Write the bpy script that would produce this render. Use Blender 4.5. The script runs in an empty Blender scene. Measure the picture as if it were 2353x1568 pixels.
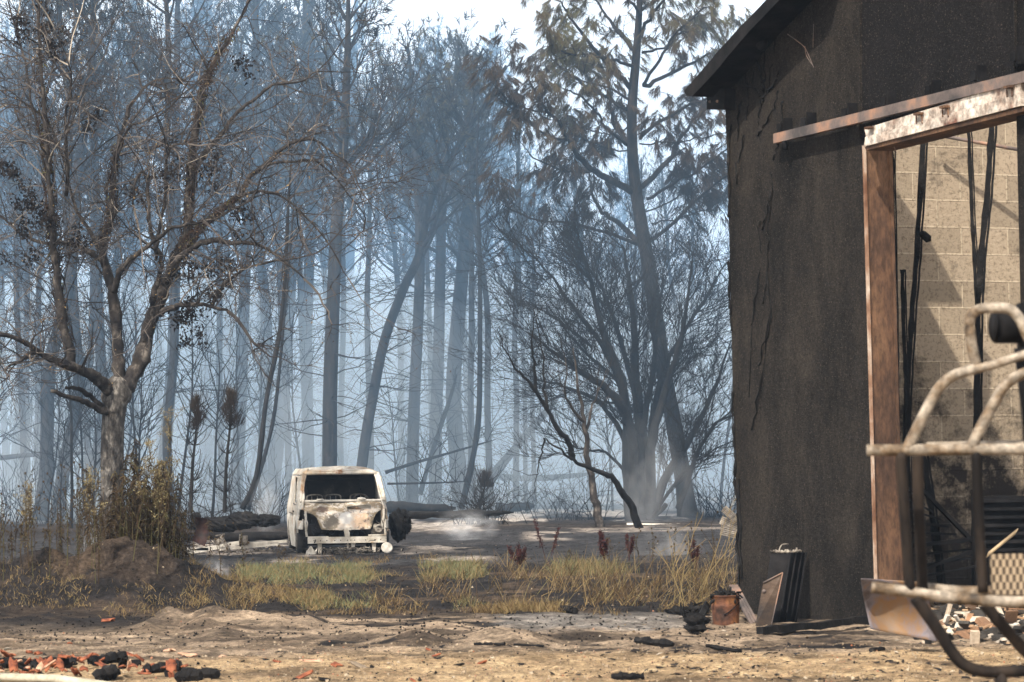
import bpy, math, random
import numpy as np
from mathutils import Vector, Matrix
from mathutils.geometry import tessellate_polygon
random.seed(7); rng = np.random.default_rng(7)
sc = bpy.context.scene; col = sc.collection
R_ = math.radians

# ------------------------------------------------------------------ camera
EYE = 1.75; FD = 2353 * 100 / 36.0; CX, CY = 1176.5, 784.0
pit = math.atan(291 / FD); rol = R_(-0.8)
fw = Vector((0, math.cos(pit), math.sin(pit))); r0 = Vector((1, 0, 0)); u0 = Vector((0, -math.sin(pit), math.cos(pit)))
rt = r0 * math.cos(rol) + u0 * math.sin(rol); up = -r0 * math.sin(rol) + u0 * math.cos(rol)
cam_d = bpy.data.cameras.new('camera'); cam = bpy.data.objects.new('camera', cam_d); col.objects.link(cam)
cam.matrix_world = Matrix(((rt.x, up.x, -fw.x, 0), (rt.y, up.y, -fw.y, 0), (rt.z, up.z, -fw.z, EYE), (0, 0, 0, 1)))
cam_d.lens = 100; cam_d.sensor_width = 36; cam_d.clip_start = 0.2; cam_d.clip_end = 6000
cam_d.dof.use_dof = True; cam_d.dof.focus_distance = 60; cam_d.dof.aperture_fstop = 6.3
sc.camera = cam

# ------------------------------------------------------------------ world, sun, exposure
SUN_EL = R_(49); SUN_H = Vector((-0.45, -0.89, 0)).normalized()
sd = Vector((SUN_H.x * math.cos(SUN_EL), SUN_H.y * math.cos(SUN_EL), math.sin(SUN_EL)))
w = bpy.data.worlds.new('World'); sc.world = w; w.use_nodes = True
nt = w.node_tree; nt.nodes.clear()
o_ = nt.nodes.new('ShaderNodeOutputWorld'); b_ = nt.nodes.new('ShaderNodeBackground'); s_ = nt.nodes.new('ShaderNodeTexSky')
s_.sky_type = 'NISHITA'; s_.sun_disc = False; s_.sun_elevation = SUN_EL
s_.sun_rotation = math.atan2(sd.x, sd.y); s_.air_density = 1.0; s_.dust_density = 7.0; s_.ozone_density = 1.0
hs = nt.nodes.new('ShaderNodeHueSaturation'); hs.inputs['Saturation'].default_value = 0.5
nt.links.new(s_.outputs[0], hs.inputs['Color'])
tcw = nt.nodes.new('ShaderNodeTexCoord'); sxw = nt.nodes.new('ShaderNodeSeparateXYZ'); nt.links.new(tcw.outputs['Generated'], sxw.inputs[0])
mrw = nt.nodes.new('ShaderNodeMapRange'); mrw.inputs[1].default_value = 0.16; mrw.inputs[2].default_value = 0.42; mrw.inputs[3].default_value = 1.0; mrw.inputs[4].default_value = 0.0; nt.links.new(sxw.outputs[2], mrw.inputs[0])
mxw = nt.nodes.new('ShaderNodeMix'); mxw.data_type = 'RGBA'; nt.links.new(mrw.outputs[0], mxw.inputs[0]); nt.links.new(hs.outputs[0], mxw.inputs[6]); mxw.inputs[7].default_value = (15, 14.8, 14.4, 1)   # smoke-whitened low sky
nt.links.new(mxw.outputs[2], b_.inputs[0])
b_.inputs[1].default_value = 0.095; nt.links.new(b_.outputs[0], o_.inputs[0])
sl = bpy.data.lights.new('sun', 'SUN'); sl.energy = 4.9; sl.angle = R_(0.6); sl.color = (1.0, 0.91, 0.78)
so = bpy.data.objects.new('sun', sl); col.objects.link(so)
so.rotation_euler = (-sd).to_track_quat('-Z', 'Y').to_euler()
vs = sc.view_settings; sc.display_settings.display_device = 'sRGB'
vs.view_transform = 'Standard'; vs.look = 'None'; vs.exposure = 0.54; vs.gamma = 1.0; vs.use_curve_mapping = False
sc.cycles.max_bounces = 6; sc.cycles.diffuse_bounces = 2; sc.cycles.glossy_bounces = 2
sc.cycles.transparent_max_bounces = 8; sc.cycles.volume_bounces = 3
sc.cycles.use_denoising = True
try: sc.cycles.denoiser = 'OPENIMAGEDENOISE'
except Exception: pass
sc.cycles.volume_step_rate = 2.0; sc.cycles.volume_max_steps = 128

# ------------------------------------------------------------------ projection helpers (x, y in a 2353 px wide picture)
def ray(x, y):
    return fw + rt * ((x - CX) / FD) - up * ((y - CY) / FD)
def P(x, y, Y):
    d = ray(x, y); return Vector((0, 0, EYE)) + d * (Y / d.y)
def G(x, y, z=0.0):
    d = ray(x, y); return Vector((0, 0, EYE)) + d * ((z - EYE) / d.z)
def M(px, Y): return px * Y / FD          # pixels to metres at distance Y
VH = ray(-1370, 1075 + 2546 * math.tan(R_(0.8))); TD = -Vector((VH.x, VH.y, 0)).normalized()   # along the facade, towards the right
ND = Vector((TD.y, -TD.x, 0)); A0 = G(1859, 1422)                     # outward normal, anchor on the ground
if ND.dot(-A0) < 0: ND = -ND
def F(x, y, off=0.0):                     # point of the facade plane shifted outward by off
    d = ray(x, y); o = Vector((0, 0, EYE)); return o + d * ((A0 + ND * off - o).dot(ND) / d.dot(ND))

# ------------------------------------------------------------------ noise
def _h(i, j, s): 
    n = (i * 374761393 + j * 668265263 + s * 974634777) & 0xffffffff
    n = ((n ^ (n >> 13)) * 1274126177) & 0xffffffff
    return ((n ^ (n >> 16)) & 0xffff) / 65535.0
def vnoise(x, y, s=0):
    x = np.asarray(x, float); y = np.asarray(y, float)
    i = np.floor(x).astype(np.int64); j = np.floor(y).astype(np.int64); fx = x - i; fy = y - j
    fx = fx * fx * (3 - 2 * fx); fy = fy * fy * (3 - 2 * fy)
    a = _h(i, j, s); b = _h(i + 1, j, s); c = _h(i, j + 1, s); d = _h(i + 1, j + 1, s)
    return (a * (1 - fx) + b * fx) * (1 - fy) + (c * (1 - fx) + d * fx) * fy
def fbm(x, y, s=0, oc=4):
    t = 0; a = 0.5
    for k in range(oc): t = t + a * vnoise(x * 2 ** k, y * 2 ** k, s + k * 17); a *= 0.5
    return t / (1 - 0.5 ** oc)
def sstep(a, b, x):
    t = np.clip((x - a) / (b - a), 0, 1); return t * t * (3 - 2 * t)

# ------------------------------------------------------------------ ground height
MD = [G(150, 1392), G(330, 1398), G(20, 1392)]
def gh(X, Y):
    X = np.asarray(X, float); Y = np.asarray(Y, float)
    z = (fbm(X * 0.5, Y * 0.5, 3, 4) - 0.5) * 0.10 * sstep(20, 30, Y)
    z = z + (fbm(X * 2.3, Y * 2.3, 31, 3) - 0.5) * 0.07 + (fbm(X * 7, Y * 6, 33, 3) - 0.5) * 0.035
    def m(c, sx, sy, h):
        return h * np.exp(-((X - c[0]) / sx) ** 2 - ((Y - c[1]) / sy) ** 2)
    n = 0.55 + 0.9 * fbm(X * 2.2, Y * 2.2, 11, 5)
    z = z + m((-6.7, 38.2), 1.5, 1.5, 0.50) * n + m((-5.1, 38.5), 1.0, 1.5, 0.52) * n + m((-3.9, 39), 1.0, 1.5, 0.15) * n + m((-8.8, 38.2), 1.6, 1.5, 0.42) * n
    for cx_, cy_, sx, sy, h in SANDM: z = z + m((cx_, cy_), sx, sy, h) * (0.40 + 0.65 * fbm(X * 2.6, Y * 2.2, 5, 4))
    z = z + (fbm(X * 0.22, Y * 0.22, 41, 3) - 0.5) * 0.35 * sstep(75, 110, Y)
    z = z + sstep(80, 240, Y) * 0.6
    return z
SANDM = []
for x, y, wx, h in [(400, 1432, 45, .22), (485, 1436, 50, .26), (575, 1436, 55, .24), (640, 1438, 30, .12), (705, 1436, 32, .14), (345, 1440, 40, .10), (520, 1455, 40, .1),
                    (960, 1474, 62, .13), (1135, 1472, 75, .17), (1210, 1475, 50, .10), (850, 1462, 50, .08), (1040, 1452, 60, .07), (1330, 1450, 90, .06), (1700, 1462, 60, .05), (1560,1470,60,.06)]:
    g = G(x, y); SANDM.append((g.x, g.y, M(wx, g.y), 0.75, h))
def gz(X, Y): return float(gh(X, Y))
def on(x, y):                              # ground point under a pixel, with real height
    g = G(x, y)
    for _ in range(3):
        g = G(x, y, gz(g.x, g.y))
    return Vector((g.x, g.y, gz(g.x, g.y)))

# ------------------------------------------------------------------ mesh collector
class MB:
    def __init__(s): s.v = []; s.q = []; s.t = []; s.n = 0; s.a = []
    def add(s, V, q=None, t=None, tint=0.5):
        V = np.asarray(V, float).reshape(-1, 3); s.v.append(V)
        if q is not None and len(q): s.q.append(np.asarray(q, np.int64).reshape(-1, 4) + s.n)
        if t is not None and len(t): s.t.append(np.asarray(t, np.int64).reshape(-1, 3) + s.n)
        s.a.append(np.broadcast_to(np.asarray(tint, float), (len(V),))); s.n += len(V)
    def build(s, name, mat, parent=None, smooth=True, colors=None):
        me = bpy.data.meshes.new(name)
        V = np.concatenate(s.v); q = np.concatenate(s.q) if s.q else np.zeros((0, 4), int); t = np.concatenate(s.t) if s.t else np.zeros((0, 3), int)
        org = Vector((0, 0, 0))
        me.vertices.add(len(V)); me.vertices.foreach_set('co', V.astype(np.float32).ravel())
        loops = np.concatenate([q.ravel(), t.ravel()]); me.loops.add(len(loops)); me.loops.foreach_set('vertex_index', loops.astype(np.int32))
        st = np.concatenate([np.arange(len(q)) * 4, len(q) * 4 + np.arange(len(t)) * 3]).astype(np.int32)
        me.polygons.add(len(st)); me.polygons.foreach_set('loop_start', st)
        me.polygons.foreach_set('use_smooth', np.full(len(st), smooth))
        at = me.attributes.new('tint', 'FLOAT', 'POINT'); at.data.foreach_set('value', np.concatenate(s.a).astype(np.float32))
        if colors is not None:
            ca = me.attributes.new('soil', 'FLOAT_COLOR', 'POINT'); ca.data.foreach_set('color', np.hstack([colors, np.ones((len(colors), 1))]).astype(np.float32).ravel())
        me.update(calc_edges=True); me.validate()
        if mat: me.materials.append(mat)
        o = bpy.data.objects.new(name, me); col.objects.link(o)
        if parent: o.parent = parent; o.matrix_parent_inverse = Matrix.Translation(-parent.location)
        return o
    def tube(s, pts, rad, n=6, cap=True, tint=0.5, flat=1.0):
        P_ = np.array([tuple(p) for p in pts], float); k = len(P_)
        r = np.broadcast_to(np.asarray(rad, float), (k,)) if np.ndim(rad) == 0 else np.asarray(rad, float)
        T = np.empty_like(P_); T[1:-1] = P_[2:] - P_[:-2]; T[0] = P_[1] - P_[0]; T[-1] = P_[-1] - P_[-2]
        T /= np.linalg.norm(T, axis=1)[:, None] + 1e-9
        ref = np.array([0.0, 0, 1]) if abs(T[:, 2]).mean() < 0.8 else np.array([0.0, 1, 0])
        A = np.cross(T, ref); A /= np.linalg.norm(A, axis=1)[:, None] + 1e-9; B = np.cross(A, T)
        an = np.arange(n) * 2 * math.pi / n + (math.pi / 4 if n == 4 else 0)
        V = P_[:, None, :] + r[:, None, None] * (np.cos(an)[None, :, None] * A[:, None, :] * flat + np.sin(an)[None, :, None] * B[:, None, :])
        i = np.arange(k - 1)[:, None] * n; j = np.arange(n)[None, :]; j2 = (j + 1) % n
        q = np.stack([i + j, i + j2, i + n + j2, i + n + j], -1).reshape(-1, 4)
        V = V.reshape(-1, 3); t = []
        if cap and n > 2:
            V = np.vstack([V, P_[0], P_[-1]]); c0 = k * n; c1 = c0 + 1
            t = [(c0, (a + 1) % n, a) for a in range(n)] + [(c1, (k - 1) * n + a, (k - 1) * n + (a + 1) % n) for a in range(n)]
        s.add(V, q, t, tint)
    def box(s, c, ax, ay, az, tint=0.5):    # centre and three half-axis vectors
        c = Vector(c); ax = Vector(ax); ay = Vector(ay); az = Vector(az); V = []
        for k in (-1, 1):
            for j in (-1, 1):
                for i in (-1, 1): V.append(tuple(c + ax * i + ay * j + az * k))
        s.add(V, [(0, 2, 3, 1), (4, 5, 7, 6), (0, 1, 5, 4), (2, 6, 7, 3), (0, 4, 6, 2), (1, 3, 7, 5)], tint=tint)
    def prism(s, outline, ext, holes=(), tint=0.5):   # planar outline (3D points) extruded by vector ext
        loops = [[Vector(p) for p in outline]] + [[Vector(p) for p in h] for h in holes]
        tri = tessellate_polygon(loops); allp = [p for l in loops for p in l]; n = len(allp); ext = Vector(ext)
        V = [tuple(p) for p in allp] + [tuple(p + ext) for p in allp]
        t = [tuple(a) for a in tri] + [(a[0] + n, a[2] + n, a[1] + n) for a in tri]; q = []; b = 0
        for l in loops:
            m = len(l)
            for i in range(m): q.append((b + i, b + (i + 1) % m, b + (i + 1) % m + n, b + i + n))
            b += m
        s.add(V, q, t, tint)
    def blades(s, base, d, L, wd, tint, droop=0.0, seg=1):   # many thin leaves, vectorised
        base = np.asarray(base, float); d = np.asarray(d, float); N = len(base); d = d / (np.linalg.norm(d, axis=1)[:, None] + 1e-9)
        L = np.broadcast_to(L, (N,)); wd = np.broadcast_to(wd, (N,)); tint = np.broadcast_to(tint, (N,)); droop = np.broadcast_to(droop, (N,))
        rv = rng.normal(size=(N, 3)); sv = np.cross(d, rv); sv /= np.linalg.norm(sv, axis=1)[:, None] + 1e-9
        dn = np.zeros((N, 3)); dn[:, 2] = -1
        a = base - sv * wd[:, None] * .5; b = base + sv * wd[:, None] * .5
        if seg == 1:
            c = base + d * L[:, None] + dn * (droop * L)[:, None]
            V = np.stack([a, b, c], 1).reshape(-1, 3); i = np.arange(N) * 3
            s.add(V, t=np.stack([i, i + 1, i + 2], 1), tint=np.repeat(tint, 3))
        else:
            m = base + d * (L * .55)[:, None] + dn * (droop * L * .22)[:, None]; c = base + d * L[:, None] + dn * (droop * L)[:, None]
            m1 = m - sv * wd[:, None] * .4; m2 = m + sv * wd[:, None] * .4
            V = np.stack([a, b, m1, m2, c], 1).reshape(-1, 3); i = np.arange(N) * 5
            s.add(V, q=np.stack([i, i + 1, i + 3, i + 2], 1), t=np.stack([i + 2, i + 3, i + 4], 1), tint=np.repeat(tint, 5))
    def blob(s, c, r, seed=0, rough=.3, n=14, sq=(1, 1, 1), tint=0.5, fq=1.0):
        if fq > 1: n = int(n * 1.6)
        th = np.linspace(0, math.pi, n); ph = np.linspace(0, 2 * math.pi, 2 * n, endpoint=False)
        T_, P_ = np.meshgrid(th, ph, indexing='ij')
        D = np.stack([np.sin(T_) * np.cos(P_), np.sin(T_) * np.sin(P_), np.cos(T_)], -1)
        f = 1 + rough * 2 * (fbm(D[..., 0] * 1.9 * fq + D[..., 2] * 1.3 * fq + seed * 7.1 + 50, D[..., 1] * 1.9 * fq - D[..., 2] * 1.1 * fq + 50, seed, 5) - .5)
        V = np.array(tuple(c)) + D * (f * r)[..., None] * np.array(sq); m = 2 * n
        i = np.arange(n - 1)[:, None] * m; j = np.arange(m)[None, :]; j2 = (j + 1) % m
        s.add(V.reshape(-1, 3), np.stack([i + j, i + m + j, i + m + j2, i + j2], -1).reshape(-1, 4), tint=tint)
def sheet(mb, nu, nv, mp, keep=None, thick=0.0, tint=0.5):    # curved sheet from a map of the unit square; keep() cuts openings
    U, V_ = np.meshgrid(np.linspace(0, 1, nu), np.linspace(0, 1, nv), indexing='ij')
    W = mp(U, V_)
    c = keep((U[1:, 1:] + U[:-1, :-1]) / 2, (V_[1:, 1:] + V_[:-1, :-1]) / 2) if keep else np.ones((nu - 1, nv - 1), bool)
    id_ = np.arange(nu * nv).reshape(nu, nv)
    A = id_[:-1, :-1]; B = id_[1:, :-1]; C = id_[1:, 1:]; D = id_[:-1, 1:]
    q = np.stack([A, B, C, D], -1)[c]
    used = np.zeros(nu * nv, bool); used[q.ravel()] = True; re = np.cumsum(used) - 1
    V = W.reshape(-1, 3)
    if thick:
        du = np.gradient(W, axis=0); dv = np.gradient(W, axis=1); nn = np.cross(du, dv); nn /= np.linalg.norm(nn, axis=-1)[..., None] + 1e-12
        V2 = (W - nn * thick).reshape(-1, 3)
        k = used.sum(); qa = re[q]; VV = np.vstack([V[used], V2[used]]); qs = [qa, qa[:, ::-1] + k]
        pad = np.zeros((nu + 1, nv + 1), bool); pad[1:-1, 1:-1] = c
        for (s0, s1, di, dj) in ((A, B, 0, -1), (B, C, 1, 0), (C, D, 0, 1), (D, A, -1, 0)):
            e = c & ~pad[1 + di:nu + di, 1 + dj:nv + dj]
            a = re[s0[e]]; b = re[s1[e]]; qs.append(np.stack([b, a, a + k, b + k], -1))
        mb.add(VV, np.concatenate(qs), tint=tint)
    else: mb.add(V[used], re[q], tint=tint)
def inpoly(x, y, poly):
    r = np.zeros(np.shape(x), bool); n = len(poly)
    for i in range(n):
        x1, y1 = poly[i]; x2, y2 = poly[(i + 1) % n]
        if y1 == y2: continue
        r ^= ((y1 > y) != (y2 > y)) & (x < (x2 - x1) * (y - y1) / (y2 - y1) + x1)
    return r

# ------------------------------------------------------------------ scene-tree helpers
def tag(o, label=None, cat=None, group=None, kind=None):
    if label: o['label'] = label
    if cat: o['category'] = cat
    if group: o['group'] = group
    if kind: o['kind'] = kind
    return o
def empty(name, loc, label=None, cat=None, group=None):
    o = bpy.data.objects.new(name, None); col.objects.link(o); o.location = loc; o.empty_display_size = .3
    return tag(o, label, cat, group)
def copy_tree(src, loc, rz, s=1.0, label=None, group=None):
    r = src.copy(); col.objects.link(r); r.location = loc; r.rotation_euler = (0, 0, rz); r.scale = (s, s, s)
    if label: r['label'] = label
    if group: r['group'] = group
    for ch in list(src.children):
        c = ch.copy(); col.objects.link(c); c.parent = r; c.matrix_parent_inverse = ch.matrix_parent_inverse.copy()
        for g in list(ch.children):
            d = g.copy(); col.objects.link(d); d.parent = c; d.matrix_parent_inverse = g.matrix_parent_inverse.copy()
    return r

# ------------------------------------------------------------------ materials
def ramp(nt, fac, stops):
    r = nt.nodes.new('ShaderNodeValToRGB'); el = r.color_ramp.elements
    while len(el) < len(stops): el.new(0.5)
    for e, (p, c) in zip(el, stops): e.position = p; e.color = (*c, 1)
    nt.links.new(fac, r.inputs[0]); return r.outputs[0]
def noise(nt, vec, scale, det=5, rough=.6, dist=0.0):
    n = nt.nodes.new('ShaderNodeTexNoise'); n.inputs['Scale'].default_value = scale; n.inputs['Detail'].default_value = det
    n.inputs['Roughness'].default_value = rough; n.inputs['Distortion'].default_value = dist
    nt.links.new(vec, n.inputs['Vector']); return n.outputs[0]
def mix(nt, fac, a, b, mode='MIX'):
    m = nt.nodes.new('ShaderNodeMix'); m.data_type = 'RGBA'; m.blend_type = mode
    for s, v in ((m.inputs[0], fac), (m.inputs[6], a), (m.inputs[7], b)):
        if isinstance(v, (int, float)): s.default_value = v
        elif isinstance(v, tuple): s.default_value = (*v, 1)
        else: nt.links.new(v, s)
    return m.outputs[2]
def new_mat(name, rough=.85, metal=0.0, spec=.3):
    m = bpy.data.materials.new(name); m.use_nodes = True; nt = m.node_tree; b = nt.nodes['Principled BSDF']
    b.inputs['Roughness'].default_value = rough; b.inputs['Metallic'].default_value = metal
    b.inputs['Specular IOR Level'].default_value = spec
    tc = nt.nodes.new('ShaderNodeTexCoord'); return m, nt, b, tc.outputs['Object']
def mapped(nt, vec, scale):
    mp = nt.nodes.new('ShaderNodeMapping'); mp.inputs['Scale'].default_value = scale; nt.links.new(vec, mp.inputs[0]); return mp.outputs[0]
def bump(nt, b, h, strength, dist):
    bp = nt.nodes.new('ShaderNodeBump'); bp.inputs['Strength'].default_value = strength; bp.inputs['Distance'].default_value = dist
    nt.links.new(h, bp.inputs['Height']); nt.links.new(bp.outputs[0], b.inputs['Normal'])
def m_noise(name, stops, scale=3, stretch=(1, 1, 1), det=6, rough=.85, bs=0.4, bd=.01, bscale=None, metal=0.0, spec=.3, fine=None):
    m, nt, b, v = new_mat(name, rough, metal, spec); vv = mapped(nt, v, stretch)
    c = ramp(nt, noise(nt, vv, scale, det, .65), stops)
    if fine:
        c = mix(nt, fine[1], c, ramp(nt, noise(nt, vv, fine[0], 3, .7), [(.35, (0, 0, 0)), (.65, (1, 1, 1))]), 'OVERLAY')
    nt.links.new(c, b.inputs['Base Color'])
    if bs: bump(nt, b, noise(nt, vv, bscale or scale * 6, 4, .7), bs, bd)
    return m
def m_tint(name, stops, rough=.8, spec=.2, trans=0.0, nsc=None):
    m, nt, b, v = new_mat(name, rough, 0, spec)
    at = nt.nodes.new('ShaderNodeAttribute'); at.attribute_name = 'tint'
    c = ramp(nt, at.outputs['Fac'], stops)
    if nsc: c = mix(nt, .6, c, ramp(nt, noise(nt, v, nsc, 4, .7), [(.3, (.25, .25, .25)), (.7, (.8, .8, .8))]), 'OVERLAY')
    nt.links.new(c, b.inputs['Base Color'])
    if trans:
        tr = nt.nodes.new('ShaderNodeBsdfTranslucent'); nt.links.new(c, tr.inputs[0]); ms = nt.nodes.new('ShaderNodeMixShader'); ms.inputs[0].default_value = trans
        nt.links.new(b.outputs[0], ms.inputs[1]); nt.links.new(tr.outputs[0], ms.inputs[2]); nt.links.new(ms.outputs[0], nt.nodes['Material Output'].inputs[0])
    return m

MT = {}
MT['bark'] = m_noise('oak_bark', [(.36, (.018, .016, .016)), (.52, (.075, .068, .062)), (.70, (.28, .26, .235))], 9, (1, 1, .45), 6, .95, .9, .03, 30)
MT['limb'] = m_noise('oak_limb', [(.38, (.012, .011, .012)), (.55, (.040, .034, .031)), (.75, (.20, .175, .15))], 5, (1, 1, .7), 6, .95, .8, .02, 30)
MT['twig'] = m_tint('twigs', [(0, (.013, .011, .012)), (.5, (.042, .037, .036)), (.8, (.13, .112, .10)), (1, (.33, .29, .24))])
MT['deadleaf'] = m_tint('dead_leaves', [(0, (.008, .008, .010)), (.6, (.03, .022, .018)), (.85, (.13, .075, .04)), (1, (.28, .2, .09))], trans=.15)
MT['ivy'] = m_tint('dry_ivy', [(0, (.018, .012, .010)), (.8, (.07, .042, .030)), (.95, (.15, .15, .05)), (1, (.22, .22, .08))], trans=.15)
MT['pinebark'] = m_noise('pine_bark', [(.3, (.007, .006, .006)), (.55, (.022, .018, .016)), (.8, (.06, .045, .036))], 6, (1, 1, .3), 6, .95, .8, .03, 20)
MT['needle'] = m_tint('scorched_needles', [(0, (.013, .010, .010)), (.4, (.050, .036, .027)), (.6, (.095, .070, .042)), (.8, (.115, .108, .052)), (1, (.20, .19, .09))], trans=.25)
MT['farneedle'] = m_tint('far_needles', [(0, (.012, .012, .012)), (.6, (.045, .038, .028)), (1, (.11, .10, .055))], trans=.2)
MT['char'] = m_noise('charred_wood', [(.35, (.004, .004, .005)), (.6, (.014, .013, .013)), (.8, (.06, .055, .052))], 6, (1, 1, 1), 6, .85, .9, .02, 26, spec=.15)
MT['charbark'] = m_noise('charred_bark', [(.3, (.005, .005, .006)), (.55, (.013, .012, .012)), (.8, (.040, .033, .029))], 5, (1, 1, .4), 6, .95, .8, .02, 22)

# ------------------------------------------------------------------ sky note: the world is the sky. Ground sheet
def build_ground():
    ys = np.concatenate([np.linspace(1760, 1572, 26), np.arange(1570, 1330, -.8), np.arange(1330, 1180, -.7), np.arange(1180, 1125, -.6), np.linspace(1124, 1079, 60)])
    Yr = 11438 / (ys - 1075); Yr = np.concatenate([np.array([-30, -5, 2, 6, 10, 14]), Yr[Yr > 15]])
    us = np.concatenate([-np.geomspace(6, .22, 40)[:-1], np.linspace(-.215, .215, 620), np.geomspace(.22, 6, 40)[1:]])
    YY, UU = np.meshgrid(Yr, us, indexing='ij')
    XX = UU * np.maximum(YY, 14) 
    Z = gh(XX, YY)
    yd = 1075 + 11438 / np.maximum(YY, 8); xd = CX + FD * XX / np.maximum(YY, 8)
    far = YY
    w1 = (fbm(XX * .35, YY * .22, 1, 4) - .5); w2 = fbm(XX * 1.6, YY * .8, 2, 4) - .5; w3 = fbm(XX * 6, YY * 4, 8, 4)
    y = yd + w1 * 34 + w2 * 12
    def L(a, b, t): return np.array(a)[None, None] * (1 - t[..., None]) + np.array(b)[None, None] * t[..., None]
    gravel = L((.28, .19, .105), (.56, .41, .25), w3); sand = L((.23, .172, .122), (.41, .315, .225), fbm(XX * 2, YY * 1.5, 21, 4))
    soot = L((.006, .006, .007), (.034, .029, .028), w3); dirt = L((.055, .038, .026), (.15, .105, .068), w3)
    ash = L((.09, .085, .08), (.34, .32, .30), fbm(XX * 2.2, YY * 2.6, 121, 5)); track = L((.016, .016, .018), (.060, .058, .060), fbm(XX * 3, YY * 1.5, 131, 5))
    C = gravel.copy()
    def lay(m, c): 
        nonlocal C; m = np.clip(m, 0, 1)[..., None]; C = C * (1 - m) + c * m
    sub = sstep(.55, .72, fbm(XX * .8, YY * 1.6, 61, 4)); lay(sub * .75, dirt)                     # dirt stains in the gravel
    lay(sstep(1508, 1488, y), sand)
    st = fbm(XX * .9, YY * 2.6, 71, 4); lay(sstep(.54, .64, st) * sstep(1512, 1480, y) * .6, dirt)
    lay(sstep(.60, .66, fbm(XX * 1.3, YY * 2.2, 77, 4)) * sstep(1515, 1490, y) * sstep(400, 700, xd), soot)
    lay(sstep(.50, .62, fbm(XX * 2.0, YY * 3.2, 101, 4)) * sstep(1520, 1490, yd) * .75, L((.05, .038, .03), (.12, .09, .065), w3)); lay(sstep(1080, 1160, xd + w2 * 80) * sstep(1640, 1520, xd) * sstep(1462, 1444, yd + w2 * 14) * .8, ash)
    lay(sstep(430, 330, xd + w1 * 60) * sstep(1438, 1420, yd + w2 * 10) * .92, soot)                     # soot in front of the mound
    b = sstep(1424, 1408, yd + w2 * 12 - 12 * sstep(900, 200, xd) * 0); lay(b, soot)
    lay(b * sstep(.52, .66, fbm(XX * 1.2, YY * .9, 81, 4)) * .6, dirt)
    lay(sstep(430, 380, xd + w1 * 40) * sstep(1330, 1350, yd) * .9 * sstep(.52, .64, fbm(XX * 1.8, YY * 1.2, 83, 4)) * b * .6, L((.03, .022, .017), (.11, .078, .055), w3))
    t_ = sstep(1300, 1290, yd + w2 * 10); lay(t_, track)
    for (yc, x0, x1, hw) in [(1284, 600, 1150, 5), (1256, 880, 1120, 6), (1268, 640, 1000, 4), (1232, 1180, 1330, 10), (1240, 430, 640, 12), (1262, 430, 640, 5), (1213, 900, 960, 4), (1246, 560, 900, 4), (1218, 1200, 1690, 7), (1205, 1000, 1250, 3), (1196, 1150, 1400, 3), (1185, 880, 1690, 2.5)]:
        m = np.exp(-((yd + w1 * 8 + w2 * 4 - yc) / hw) ** 2) * sstep(x0, x0 + 50, xd) * sstep(x1, x1 - 50, xd) * sstep(.40, .55, fbm(XX * .9, YY * .5, 91, 4))
        lay(m, L((.22, .19, .17), (.52, .45, .38), w3))
    fr = sstep(1226, 1208, yd + w2 * 8); lay(fr * .85, soot)
    lay(fr * sstep(.53, .62, fbm(XX * .55, YY * .16, 95, 5)) * sstep(650, 1050, xd), L((.25, .22, .2), (.60, .53, .46), w3))
    lay(sstep(-.2, .25, w1) * fr * .25, dirt)
    n1, n2 = YY.shape; V = np.stack([XX, YY, Z], -1).reshape(-1, 3)
    i = np.arange(n1 - 1)[:, None] * n2; j = np.arange(n2 - 1)[None, :]
    mb = MB(); mb.add(V, np.stack([i + j, i + j + 1, i + n2 + j + 1, i + n2 + j], -1).reshape(-1, 4))
    m, nt, bs, v = new_mat('ground_soil', .95, 0, .15)
    at = nt.nodes.new('ShaderNodeAttribute'); at.attribute_name = 'soil'
    c = mix(nt, .75, at.outputs['Color'], ramp(nt, noise(nt, v, 11, 8, .82), [(.34, (.06, .06, .06)), (.66, (.94, .94, .94))]), 'OVERLAY')
    c = mix(nt, .65, c, ramp(nt, noise(nt, mapped(nt, v, (1, .55, 1)), 1.9, 9, .78, .3), [(.36, (.12, .12, .12)), (.62, (.88, .88, .88))]), 'OVERLAY')
    vo = nt.nodes.new('ShaderNodeTexVoronoi'); vo.inputs['Scale'].default_value = 45; nt.links.new(v, vo.inputs['Vector'])
    c = mix(nt, .45, c, ramp(nt, vo.outputs['Color'], [(.0, (.2, .2, .2)), (1, (.8, .8, .8))]), 'OVERLAY')
    nt.links.new(c, bs.inputs['Base Color']); bump(nt, bs, noise(nt, v, 12, 8, .8), 1.0, .07)
    o = mb.build('ground', m, colors=C.reshape(-1, 3)); tag(o, 'sandy and burnt bare ground', None, kind='structure')
build_ground()
# ------------------------------------------------------------------ trees
def smooth_path(pts, k=4):
    p = np.array([tuple(q) for q in pts], float)
    if len(p) < 3: return p
    out = []
    for i in range(len(p) - 1):
        a = p[max(i - 1, 0)]; b = p[i]; c = p[i + 1]; d = p[min(i + 2, len(p) - 1)]
        for t in np.arange(k) / k:
            out.append(.5 * (2 * b + (c - a) * t + (2 * a - 5 * b + 4 * c - d) * t * t + (3 * b - a - 3 * c + d) * t ** 3))
    out.append(p[-1]); return np.array(out)
def rnd_perp(d):
    v = rng.normal(size=3); v -= d * v.dot(d); return v / (np.linalg.norm(v) + 1e-9)
def path(p, d, L, nseg, wob, trop):
    d = np.array(d, float); d /= np.linalg.norm(d); pts = [np.array(p, float)]; st = L / nseg
    for _ in range(nseg):
        d = d + rng.normal(size=3) * wob + np.array([0, 0, trop]); d /= np.linalg.norm(d); pts.append(pts[-1] + d * st)
    return np.array(pts)
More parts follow.
